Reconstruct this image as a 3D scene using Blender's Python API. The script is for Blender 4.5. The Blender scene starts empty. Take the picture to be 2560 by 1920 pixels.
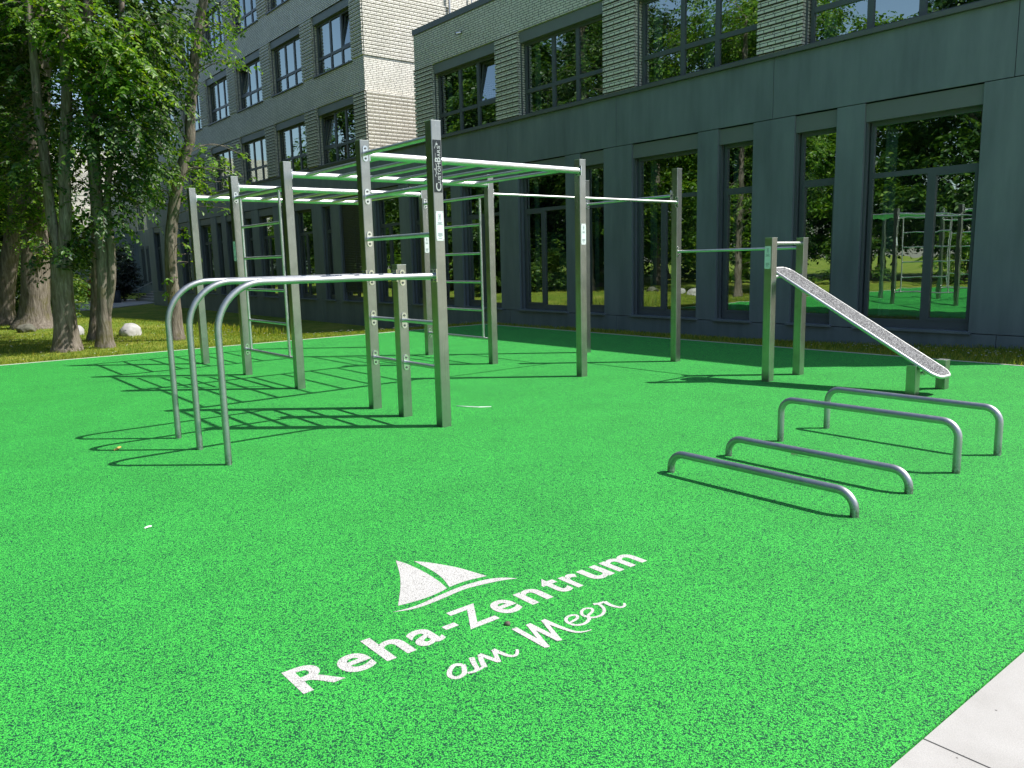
import bpy, bmesh, math, random
import numpy as np
from mathutils import Vector, Matrix

R = math.radians
scene = bpy.context.scene
COL = scene.collection
rng = random.Random(7)

# ------------------------------------------------------------------ helpers
def tag(o, label=None, cat=None, group=None, kind=None):
    if label: o['label'] = label
    if cat: o['category'] = cat
    if group: o['group'] = group
    if kind: o['kind'] = kind
    return o

def empty(name, loc=(0, 0, 0), label=None, cat=None, group=None):
    o = bpy.data.objects.new(name, None)
    o.empty_display_size = 0.2
    o.location = loc
    COL.objects.link(o)
    return tag(o, label, cat, group)

class MB:
    """collects faces, then links them as ONE mesh object (world coordinates)"""
    def __init__(s): s.v = []; s.f = []; s.m = []
    def add(s, vs, fs, mi=0):
        n = len(s.v); s.v.extend([tuple(p) for p in vs])
        for f in fs: s.f.append([i + n for i in f]); s.m.append(mi)
    def box(s, x0, x1, y0, y1, z0, z1, mi=0):
        if x0 > x1: x0, x1 = x1, x0
        if y0 > y1: y0, y1 = y1, y0
        vs = [(x0,y0,z0),(x1,y0,z0),(x1,y1,z0),(x0,y1,z0),(x0,y0,z1),(x1,y0,z1),(x1,y1,z1),(x0,y1,z1)]
        s.add(vs, [(0,3,2,1),(4,5,6,7),(0,1,5,4),(1,2,6,5),(2,3,7,6),(3,0,4,7)], mi)
    def prism(s, poly, z0, z1, mi=0):
        n = len(poly)
        vs = [(x,y,z0) for x,y in poly] + [(x,y,z1) for x,y in poly]
        fs = [tuple(range(n-1,-1,-1)), tuple(range(n,2*n))]
        fs += [(i,(i+1)%n,n+(i+1)%n,n+i) for i in range(n)]
        s.add(vs, fs, mi)
    def cbox(s, cx, cy, w, d, z0, z1, c=.006, mi=0):
        a, b = w/2, d/2
        s.prism([(cx-a+c,cy-b),(cx+a-c,cy-b),(cx+a,cy-b+c),(cx+a,cy+b-c),(cx+a-c,cy+b),(cx-a+c,cy+b),(cx-a,cy+b-c),(cx-a,cy-b+c)], z0, z1, mi)
    def tube(s, pts, rad, n=14, caps=True, mi=0, rough=0, seed=0):
        pts = [Vector(p) for p in pts]; k = len(pts)
        rads = rad if isinstance(rad, (list, tuple)) else [rad]*k
        rg = random.Random(seed)
        T = []
        for i in range(k):
            a = pts[max(i-1,0)]; b = pts[min(i+1,k-1)]
            T.append((b-a).normalized())
        ref = Vector((0,0,1)) if abs(T[0].z) < .9 else Vector((1,0,0))
        U = (ref - T[0]*ref.dot(T[0])).normalized()
        vs = []
        ph = [rg.uniform(0,6.28) for _ in range(4)]
        for i in range(k):
            U = (U - T[i]*U.dot(T[i])).normalized(); W = T[i].cross(U)
            for j in range(n):
                a = 2*math.pi*j/n; r = rads[i]
                if rough: r *= 1 + rough*(.5*math.sin(3*a+ph[0]+i*.25)+.35*math.sin(5*a+ph[1]-i*.4)+rg.uniform(-.35,.35))
                vs.append(pts[i] + U*(r*math.cos(a)) + W*(r*math.sin(a)))
        fs = [(i*n+j, i*n+(j+1)%n, (i+1)*n+(j+1)%n, (i+1)*n+j) for i in range(k-1) for j in range(n)]
        if caps: fs += [tuple(range(n-1,-1,-1)), tuple(range((k-1)*n, k*n))]
        s.add(vs, fs, mi)
    def build(s, name, mats, parent=None, smooth=False, angle=None):
        me = bpy.data.meshes.new(name)
        me.from_pydata(s.v, [], s.f)
        if not isinstance(mats, (list, tuple)): mats = [mats]
        for m in mats: me.materials.append(m)
        me.polygons.foreach_set('material_index', s.m)
        if smooth: me.polygons.foreach_set('use_smooth', [True]*len(s.f))
        me.update()
        if smooth and angle: me.set_sharp_from_angle(angle=R(angle))
        o = bpy.data.objects.new(name, me); COL.objects.link(o)
        if parent is not None:
            o.parent = parent
            p = parent; loc = Vector((0,0,0))
            while p is not None: loc += p.location; p = p.parent
            me.transform(Matrix.Translation(-loc))
        return o

def smooth01(t):
    t = min(1, max(0, t)); return t*t*(3-2*t)

# ------------------------------------------------------------------ materials
def mat(name):
    m = bpy.data.materials.new(name); m.use_nodes = True
    nt = m.node_tree; nt.nodes.clear()
    out = nt.nodes.new('ShaderNodeOutputMaterial')
    return m, nt, out
class NT:
    def __init__(s, nt): s.nt = nt
    def __call__(s, typ, **kw):
        n = s.nt.nodes.new(typ)
        for k, v in kw.items():
            if k.startswith('_'): setattr(n, k[1:], v)
            else:
                key = k.replace('__', ' ')
                sock = n.inputs[int(key[1:])] if key[0] == 'i' and key[1:].isdigit() else n.inputs[key]
                if hasattr(v, 'links') or isinstance(v, bpy.types.NodeSocket): s.nt.links.new(v, sock)
                else: sock.default_value = v
        return n
    def link(s, a, b): s.nt.links.new(a, b)
    def ramp(s, fac, stops, interp='LINEAR'):
        n = s.nt.nodes.new('ShaderNodeValToRGB'); n.color_ramp.interpolation = interp
        e = n.color_ramp.elements
        while len(e) < len(stops): e.new(.5)
        for el, (p, c) in zip(e, stops):
            el.position = p; el.color = c if len(c) == 4 else (*c, 1)
        s.nt.links.new(fac, n.inputs[0]); return n.outputs[0]
    def mix(s, fac, a, b, typ='MIX'):
        n = s.nt.nodes.new('ShaderNodeMix'); n.data_type = 'RGBA'; n.blend_type = typ
        for sock, v in ((n.inputs[0], fac), (n.inputs[6], a), (n.inputs[7], b)):
            if isinstance(v, bpy.types.NodeSocket): s.nt.links.new(v, sock)
            elif isinstance(v, (int, float)): sock.default_value = v
            else: sock.default_value = v if len(v) == 4 else (*v, 1)
        return n.outputs[2]
    def math(s, op, a, b=0.0):
        n = s.nt.nodes.new('ShaderNodeMath'); n.operation = op
        for sock, v in ((n.inputs[0], a), (n.inputs[1], b)):
            if isinstance(v, bpy.types.NodeSocket): s.nt.links.new(v, sock)
            else: sock.default_value = v
        return n.outputs[0]
    def pos(s): return s('ShaderNodeNewGeometry').outputs['Position']
    def noise(s, vec, scale, detail=3, rough=.55, dist=0.0):
        return s('ShaderNodeTexNoise', Vector=vec, Scale=scale, Detail=detail, Roughness=rough, Distortion=dist).outputs[0]
    def scaled(s, vec, sc):
        n = s('ShaderNodeMapping', Vector=vec); n.inputs['Scale'].default_value = sc; return n.outputs[0]
    def bump(s, h, strength, dist):
        return s('ShaderNodeBump', Height=h, Strength=strength, Distance=dist).outputs[0]

def principled(name, base, rough=.6, metal=0.0, var=.08, vscale=4.0, bump=0.0, bscale=60.0, spec=.5, stretch=None, rvar=0.0):
    m, nt, out = mat(name); N = NT(nt)
    p = N.pos()
    if stretch: p = N.scaled(p, stretch)
    n = N.noise(p, vscale, 4)
    lo = tuple(c*(1-var) for c in base); hi = tuple(min(1, c*(1+var)) for c in base)
    colr = N.ramp(n, [(.3, lo), (.7, hi)])
    b = N('ShaderNodeBsdfPrincipled', Base__Color=colr, Roughness=rough, Metallic=metal)
    b.inputs['Specular IOR Level'].default_value = spec
    if rvar:
        rr = N.math('MULTIPLY_ADD', n, rvar); rr.node.inputs[2].default_value = rough - rvar*.5
        N.link(rr, b.inputs['Roughness'])
    if bump:
        N.link(N.bump(N.noise(p, bscale, 3), bump, .01), b.inputs['Normal'])
    N.link(b.outputs[0], out.inputs[0])
    return m

def m_rubber(name, light, lightb, dark, frac, sc=1.0):
    """bonded rubber granules: a dense pack of small cells, most in the main colour, some dark"""
    m, nt, out = mat(name); N = NT(nt)
    p = N.pos()
    v1 = N('ShaderNodeTexVoronoi', Vector=p, Scale=210*sc)
    r1 = N('ShaderNodeSeparateColor', Color=v1.outputs['Color'])
    v2 = N('ShaderNodeTexVoronoi', Vector=p, Scale=430*sc)
    r2 = N('ShaderNodeSeparateColor', Color=v2.outputs['Color'])
    big = N.noise(p, .55, 4)
    base = N.mix(r1.outputs[1], light, lightb)
    fr = N.math('MULTIPLY_ADD', big, .10); fr.node.inputs[2].default_value = frac-.05
    d1 = N.math('LESS_THAN', r1.outputs[0], fr)
    d2 = N.math('LESS_THAN', r2.outputs[0], N.math('MULTIPLY', fr, .8))
    d = N.math('MAXIMUM', d1, N.math('MULTIPLY', d2, .85))
    colr = N.mix(d, base, dark)
    edge = N.ramp(v1.outputs['Distance'], [(.25, (1,1,1)), (.75, (.62,.62,.62))])
    colr = N.mix(1.0, colr, edge, 'MULTIPLY')
    wear = N.ramp(N.noise(p, 1.7, 5, .6), [(.35, (.92,.92,.92)), (.62, (1.04,1.04,1.04))])
    colr = N.mix(1.0, colr, wear, 'MULTIPLY')
    b = N('ShaderNodeBsdfPrincipled', Base__Color=colr, Roughness=.82)
    b.inputs['Specular IOR Level'].default_value = .3
    h = N.math('SUBTRACT', 1.0, v1.outputs['Distance'])
    N.link(N.bump(h, .55, .003), b.inputs['Normal'])
    N.link(b.outputs[0], out.inputs[0]); return m

def m_brick():
    m, nt, out = mat('cream_brick'); N = NT(nt)
    g = N('ShaderNodeNewGeometry')
    ps = N('ShaderNodeSeparateXYZ', Vector=g.outputs['Position'])
    ns = N('ShaderNodeSeparateXYZ', Vector=g.outputs['Normal'])
    side = N.math('GREATER_THAN', N.math('ABSOLUTE', ns.outputs[0]), .6)
    u = N('ShaderNodeMix', i0=side); u.data_type = 'FLOAT'
    N.link(side, u.inputs[0]); N.link(ps.outputs[0], u.inputs[2]); N.link(ps.outputs[1], u.inputs[3])
    zz = N.math('SUBTRACT', ps.outputs[2], 5.9)
    c = N('ShaderNodeCombineXYZ', X=u.outputs[0], Y=zz)
    br = N('ShaderNodeTexBrick', Vector=c.outputs[0], Scale=1.0)
    br.offset = .37; br.offset_frequency = 2; br.squash = .72; br.squash_frequency = 3
    br.inputs['Color1'].default_value = (.87,.84,.76,1); br.inputs['Color2'].default_value = (.75,.715,.635,1)
    br.inputs['Mortar'].default_value = (.10,.093,.08,1)
    br.inputs['Mortar Size'].default_value = .0095; br.inputs['Mortar Smooth'].default_value = .25
    br.inputs['Bias'].default_value = -.15; br.inputs['Brick Width'].default_value = .265; br.inputs['Row Height'].default_value = .0695
    n = N.noise(g.outputs['Position'], 1.3, 5)
    tint = N.ramp(n, [(.3, (.88,.88,.86)), (.7, (1.05,1.04,1.02))])
    colr = N.mix(1.0, br.outputs[0], tint, 'MULTIPLY')
    b = N('ShaderNodeBsdfPrincipled', Base__Color=colr, Roughness=.8)
    N.link(N.bump(N.math('SUBTRACT', 1.0, br.outputs[1]), .7, .006), b.inputs['Normal'])
    N.link(b.outputs[0], out.inputs[0]); return m

def m_panel():
    m, nt, out = mat('dark_fibre_cement'); N = NT(nt)
    p = N.pos()
    n1 = N.noise(N.scaled(p, (1.2,1.2,.35)), 1.1, 5, .6)
    n2 = N.noise(N.scaled(p, (6,6,.5)), 1.0, 4)
    f = N.math('MULTIPLY_ADD', n2, .35); N.link(N.math('MULTIPLY', n1, .8), f.node.inputs[2])
    colr = N.ramp(f, [(.36, (.135,.163,.175)), (.74, (.215,.258,.268))])
    b = N('ShaderNodeBsdfPrincipled', Base__Color=colr, Roughness=.5)
    N.link(N.bump(N.noise(p, 90, 3), .08, .004), b.inputs['Normal'])
    N.link(b.outputs[0], out.inputs[0]); return m

def m_steel(name, base, rough, brush=True, dirt=0.0):
    m, nt, out = mat(name); N = NT(nt)
    p = N.pos()
    streak = N.noise(N.scaled(p, (260,260,3)) if brush else p, 1.0 if brush else 30, 3)
    cloud = N.noise(p, 5, 5, .65)
    colr = N.mix(N.ramp(cloud, [(.35,(0,0,0)),(.7,(1,1,1))]), tuple(c*.8 for c in base), base)
    sm = N.ramp(N.noise(p, 18, 4, .7, 1.5), [(.62,(0,0,0)),(.72,(1,1,1))])
    colr = N.mix(N.math('MULTIPLY', sm, .25), colr, tuple(min(1,c*1.35) for c in base))
    if dirt:
        z = N('ShaderNodeSeparateXYZ', Vector=p).outputs[2]
        low = N.math('MULTIPLY', N.ramp(z, [(0,(1,1,1)),(.11,(0,0,0))]), N.ramp(N.noise(p, 55, 4, .7), [(.42,(0,0,0)),(.58,(1,1,1))]))
        colr = N.mix(N.math('MULTIPLY', low, dirt), colr, (.10,.10,.075))
    rr = N.math('MULTIPLY_ADD', streak, .16); rr.node.inputs[2].default_value = rough-.08
    b = N('ShaderNodeBsdfPrincipled', Base__Color=colr, Roughness=rr, Metallic=1.0)
    N.link(N.bump(streak, .05, .002), b.inputs['Normal'])
    N.link(b.outputs[0], out.inputs[0]); return m

def m_glass():
    m, nt, out = mat('window_glass'); N = NT(nt)
    p = N.pos()
    nb = N.bump(N.noise(p, 1.6, 2), .022, .05)
    gl = N('ShaderNodeBsdfGlossy', Color=(.9,1.0,.94,1), Roughness=.0, Normal=nb)
    tr = N('ShaderNodeBsdfTransparent', Color=(.52,.66,.62,1))
    lw = N('ShaderNodeLayerWeight', Blend=.25)
    fac = N.math('MULTIPLY_ADD', lw.outputs[0], .5); fac.node.inputs[2].default_value = GLASS_REFL
    mx = N('ShaderNodeMixShader'); N.link(fac, mx.inputs[0]); N.link(tr.outputs[0], mx.inputs[1]); N.link(gl.outputs[0], mx.inputs[2])
    N.link(mx.outputs[0], out.inputs[0]); return m
GLASS_REFL = .44

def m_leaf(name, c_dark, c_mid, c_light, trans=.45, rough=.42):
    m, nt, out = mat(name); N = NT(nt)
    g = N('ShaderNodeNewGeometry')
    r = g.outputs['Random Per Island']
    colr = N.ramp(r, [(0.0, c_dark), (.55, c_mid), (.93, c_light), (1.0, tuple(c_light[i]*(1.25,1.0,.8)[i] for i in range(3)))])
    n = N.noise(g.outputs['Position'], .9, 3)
    colr = N.mix(1.0, colr, N.ramp(n, [(.3,(.72,.8,.75)),(.7,(1.15,1.1,1.0))]), 'MULTIPLY')
    b = N('ShaderNodeBsdfPrincipled', Base__Color=colr, Roughness=rough)
    b.inputs['Specular IOR Level'].default_value = .45
    tc = N.mix(1.0, colr, (1.5,1.45,.55), 'MULTIPLY')
    t = N('ShaderNodeBsdfTranslucent', Color=tc)
    mx = N('ShaderNodeMixShader', Fac=trans); N.link(b.outputs[0], mx.inputs[1]); N.link(t.outputs[0], mx.inputs[2])
    N.link(mx.outputs[0], out.inputs[0]); return m

def m_bark():
    m, nt, out = mat('bark'); N = NT(nt)
    p = N.pos()
    q = N.scaled(p, (9,9,1.4))
    n1 = N.noise(q, 2.2, 6, .65, .6)
    n2 = N.noise(p, 2.3, 4)
    colr = N.ramp(n1, [(.28,(.055,.045,.035)),(.5,(.175,.148,.118)),(.75,(.32,.28,.235))])
    moss = N.math('MULTIPLY', N.ramp(n2, [(.52,(0,0,0)),(.66,(1,1,1))]), N.ramp(n1, [(.4,(1,1,1)),(.65,(.2,.2,.2))]))
    zz = N('ShaderNodeSeparateXYZ', Vector=p).outputs[2]
    moss = N.math('MULTIPLY', moss, N.ramp(N.math('MULTIPLY', zz, .3), [(.35,(1,1,1)),(.8,(.12,.12,.12))]))
    colr = N.mix(N.math('MULTIPLY', moss, .75), colr, (.12,.11,.03))
    b = N('ShaderNodeBsdfPrincipled', Base__Color=colr, Roughness=.9)
    b.inputs['Specular IOR Level'].default_value = .15
    N.link(N.bump(n1, .9, .03), b.inputs['Normal'])
    N.link(b.outputs[0], out.inputs[0]); return m

def m_lawn():
    m, nt, out = mat('lawn_turf'); N = NT(nt)
    p = N.pos()
    a = N.noise(p, .35, 5, .6); b_ = N.noise(p, 2.2, 5, .65); c = N.noise(N.scaled(p,(1,1,1)), 38, 4, .7)
    f = N.math('ADD', N.math('MULTIPLY', a, .55), N.math('MULTIPLY', b_, .45))
    colr = N.ramp(f, [(.36,(.11,.20,.02)),(.5,(.22,.31,.035)),(.62,(.38,.38,.07))])
    colr = N.mix(1.0, colr, N.ramp(c, [(.3,(.5,.5,.5)),(.65,(1.25,1.25,1.2))]), 'MULTIPLY')
    b = N('ShaderNodeBsdfPrincipled', Base__Color=colr, Roughness=.9)
    b.inputs['Specular IOR Level'].default_value = .2
    N.link(N.bump(c, 1.0, .05), b.inputs['Normal'])
    N.link(b.outputs[0], out.inputs[0]); return m

def m_concrete(name, lo, hi, pits=True):
    m, nt, out = mat(name); N = NT(nt)
    p = N.pos()
    n1 = N.noise(p, 3.2, 6, .62); n2 = N.noise(p, 240, 3, .7)
    colr = N.ramp(n1, [(.32, lo), (.68, hi)])
    colr = N.mix(1.0, colr, N.ramp(n2, [(.3,(.82,.82,.82)),(.6,(1.05,1.05,1.05))]), 'MULTIPLY')
    if pits:
        v = N('ShaderNodeTexVoronoi', Vector=p, Scale=13.0)
        pit = N.math('LESS_THAN', v.outputs['Distance'], .055)
        colr = N.mix(N.math('MULTIPLY', pit, .8), colr, (.09,.08,.075))
        st = N.ramp(N.noise(p, 1.1, 5, .7), [(.6,(0,0,0)),(.72,(1,1,1))])
        colr = N.mix(N.math('MULTIPLY', st, .22), colr, (.30,.27,.22))
    b = N('ShaderNodeBsdfPrincipled', Base__Color=colr, Roughness=.85)
    N.link(N.bump(n2, .25, .003), b.inputs['Normal'])
    N.link(b.outputs[0], out.inputs[0]); return m

def m_granule():
    m, nt, out = mat('grey_grip_granules'); N = NT(nt)
    p = N.pos()
    v = N('ShaderNodeTexVoronoi', Vector=p, Scale=115.0)
    r = N('ShaderNodeSeparateColor', Color=v.outputs['Color'])
    colr = N.ramp(r.outputs[0], [(0,(.012,.012,.013)),(.42,(.06,.06,.063)),(.68,(.17,.17,.17)),(1,(.42,.42,.42))])
    b = N('ShaderNodeBsdfPrincipled', Base__Color=colr, Roughness=.75)
    N.link(N.bump(v.outputs['Distance'], .6, .004), b.inputs['Normal'])
    N.link(b.outputs[0], out.inputs[0]); return m

M = {}
M['rubber'] = m_rubber('green_rubber_granules', (.043,.55,.058), (.092,.68,.090), (.005,.085,.038), .32)
M['inlay'] = m_rubber('white_rubber_granules', (.64,.62,.58), (.70,.685,.645), (.30,.28,.26), .05)
M['brick'] = m_brick()
M['panel'] = m_panel()
M['frame'] = principled('dark_grey_aluminium', (.105,.12,.128), .42, 0, .08, 3)
M['box'] = principled('shutter_box_metal', (.185,.205,.195), .5, 0, .06, 1.2)
M['cap'] = principled('coping_metal', (.15,.16,.155), .45, .2, .08, 1.2)
M['dark'] = principled('dark_void', (.018,.02,.022), .8)
M['interior'] = principled('interior_plaster', (.42,.44,.42), .8, 0, .05, .6)
M['curtain'] = principled('pale_curtain', (.5,.58,.56), .8, 0, .1, 8, stretch=(6,6,.3))
M['blind'] = principled('grey_slat_metal', (.10,.108,.11), .45, .3, .08, 2)
M['glass'] = m_glass()
M['post'] = m_steel('brushed_stainless_steel', (.44,.435,.415), .30, True)
M['tube'] = m_steel('satin_steel_tube', (.78,.78,.76), .42, False)
M['galv'] = m_steel('galvanised_tube', (.50,.51,.52), .48, False, .8)
M['bright'] = m_steel('polished_bracket', (.85,.85,.84), .22, False)
M['bolt'] = principled('bolt_steel', (.16,.16,.16), .4, .8)
M['rim'] = m_steel('pale_rim_tube', (.80,.80,.79), .45, False)
M['granule'] = m_granule()
M['plate_white'] = principled('white_sign_plate', (.78,.82,.82), .4, 0, .03)
M['plate_ink'] = principled('grey_ink', (.13,.15,.18), .6)
M['plate_dark'] = principled('dark_anodised_plate', (.035,.04,.045), .35, .5, .25, 60)
M['plate_etch'] = principled('bare_metal_etching', (.55,.57,.55), .35, .7, .1, 30)
M['lawn'] = m_lawn()
M['pave'] = m_concrete('pale_paving_concrete', (.40,.38,.35), (.48,.46,.43))
M['joint'] = principled('dark_joint_sand', (.05,.047,.042), .9)
M['path'] = m_concrete('grey_path_concrete', (.36,.35,.33), (.46,.45,.43), False)
M['edging'] = m_concrete('light_edging_concrete', (.50,.52,.45), (.62,.64,.56), False)
M['bark'] = m_bark()
M['leaf'] = m_leaf('hornbeam_leaves', (.035,.10,.010), (.095,.22,.016), (.21,.35,.028))
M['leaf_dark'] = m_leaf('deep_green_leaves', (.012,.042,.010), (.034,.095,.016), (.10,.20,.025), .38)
M['leaf_shrub'] = m_leaf('shrub_leaves', (.025,.07,.014), (.06,.14,.024), (.13,.22,.035), .38)
M['leaf_lime'] = m_leaf('yellow_green_leaves', (.10,.17,.02), (.20,.28,.03), (.32,.36,.05), .4)
M['leaf_red'] = m_leaf('reddish_leaves', (.16,.06,.025), (.28,.12,.04), (.35,.2,.07), .4)
M['needle'] = m_leaf('dark_conifer_needles', (.004,.010,.006), (.008,.020,.010), (.018,.036,.016), .15)
M['grass'] = m_leaf('grass_blades', (.11,.20,.016), (.24,.32,.035), (.42,.41,.08), .45)
M['stone'] = m_concrete('grey_granite', (.30,.29,.28), (.55,.54,.52), False)
M['stone_dark'] = m_concrete('mossy_shaded_granite', (.05,.055,.035), (.20,.19,.15), False)  # mossy granite, darkened so its colour carries the shade on the boulder
M['daisy'] = principled('white_petals', (.75,.75,.72), .7)
M['bin'] = principled('blue_grey_bin', (.03,.04,.06), .5)
M['teal'] = principled('translucent_teal_plastic', (.30,.42,.40), .4)
M['amber'] = principled('brown_cardboard', (.28,.19,.06), .8)
M['screen'] = principled('black_plastic', (.012,.012,.014), .3)
M['leaf_dry'] = principled('dry_leaf', (.45,.34,.08), .8, 0, .2, 50)
M['feather'] = principled('white_down', (.75,.75,.74), .8)
M['twig'] = principled('pale_twig', (.45,.38,.24), .8)
M['pebble'] = principled('dark_pebble', (.12,.09,.075), .7)

SUN_STRENGTH, SKY_STRENGTH, EXPOSURE = 4.4, .11, .6
TRUNK = {
'T1':[(-29.60,3.07,0.00),(-29.52,3.17,0.90),(-29.40,3.32,1.77),(-29.26,3.50,2.63),(-29.09,3.71,3.61),(-28.94,3.89,4.57),(-28.76,4.13,6.23),(-28.58,4.35,7.97),(-28.42,4.54,9.67),(-28.16,4.87,12.96),(-27.87,5.24,17.14)],
'T2':[(-26.74,3.51,-0.02),(-26.69,3.58,0.70),(-26.64,3.64,1.51),(-26.57,3.72,2.42),(-26.49,3.83,3.44),(-26.39,3.95,4.55),(-26.27,4.10,5.86),(-26.07,4.35,7.99),(-25.89,4.57,10.06),(-25.56,4.98,14.02)],
'T3':[(-18.36,2.93,-0.02),(-18.35,2.94,0.38),(-18.34,2.96,0.87),(-18.33,2.98,1.44),(-18.31,3.00,1.88)],
'T3L':[(-18.32,2.99,1.80),(-18.34,2.95,2.25),(-18.37,2.92,2.72),(-18.37,2.92,3.27),(-18.38,2.91,3.97),(-18.39,2.90,4.66),(-18.37,2.92,5.49),(-18.36,2.93,6.15),(-18.35,2.94,6.74),(-18.30,3.01,7.89),(-18.20,3.14,9.63)],
'T3R':[(-18.31,3.00,1.80),(-18.23,3.09,2.32),(-18.18,3.15,2.87),(-18.14,3.21,3.65),(-18.08,3.29,4.34),(-18.00,3.38,5.25),(-17.98,3.41,5.99),(-17.97,3.41,6.51),(-17.89,3.51,7.52),(-17.73,3.72,9.61)],
'T4':[(-18.40,3.66,0.00),(-18.38,3.68,0.41),(-18.36,3.71,0.92),(-18.33,3.75,1.50),(-18.31,3.77,2.00),(-18.30,3.78,2.57),(-18.31,3.77,3.06),(-18.30,3.79,3.70),(-18.27,3.82,4.49),(-18.23,3.87,5.50),(-18.20,3.91,6.34),(-18.15,3.98,7.39),(-18.02,4.13,9.49)],
'T4c':[(-18.38,3.69,0.45),(-18.24,3.86,1.25),(-18.21,3.90,1.66),(-18.19,3.92,2.07),(-18.19,3.92,2.48),(-18.18,3.94,3.05),(-18.09,4.05,3.85),(-17.95,4.22,4.79),(-17.84,4.36,5.79),(-17.74,4.48,6.93)],
'T4b':[(-20.70,3.92,-0.00),(-20.66,3.97,0.46),(-20.61,4.04,1.03),(-20.56,4.09,1.58),(-20.53,4.14,2.32),(-20.49,4.18,3.05)],
'T5':[(-18.94,5.26,-0.01),(-18.93,5.28,0.54),(-18.92,5.29,1.18),(-18.93,5.29,1.72),(-18.90,5.32,2.26),(-18.84,5.40,2.79),(-18.76,5.49,3.31),(-18.65,5.63,3.83),(-18.55,5.75,4.26),(-18.51,5.81,4.46),(-18.47,5.85,4.86),(-18.43,5.91,5.36),(-18.38,5.97,5.86),(-18.32,6.05,6.44),(-18.25,6.14,6.90),(-18.16,6.24,7.34),(-18.04,6.39,8.31),(-17.91,6.56,10.11)],
}
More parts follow.
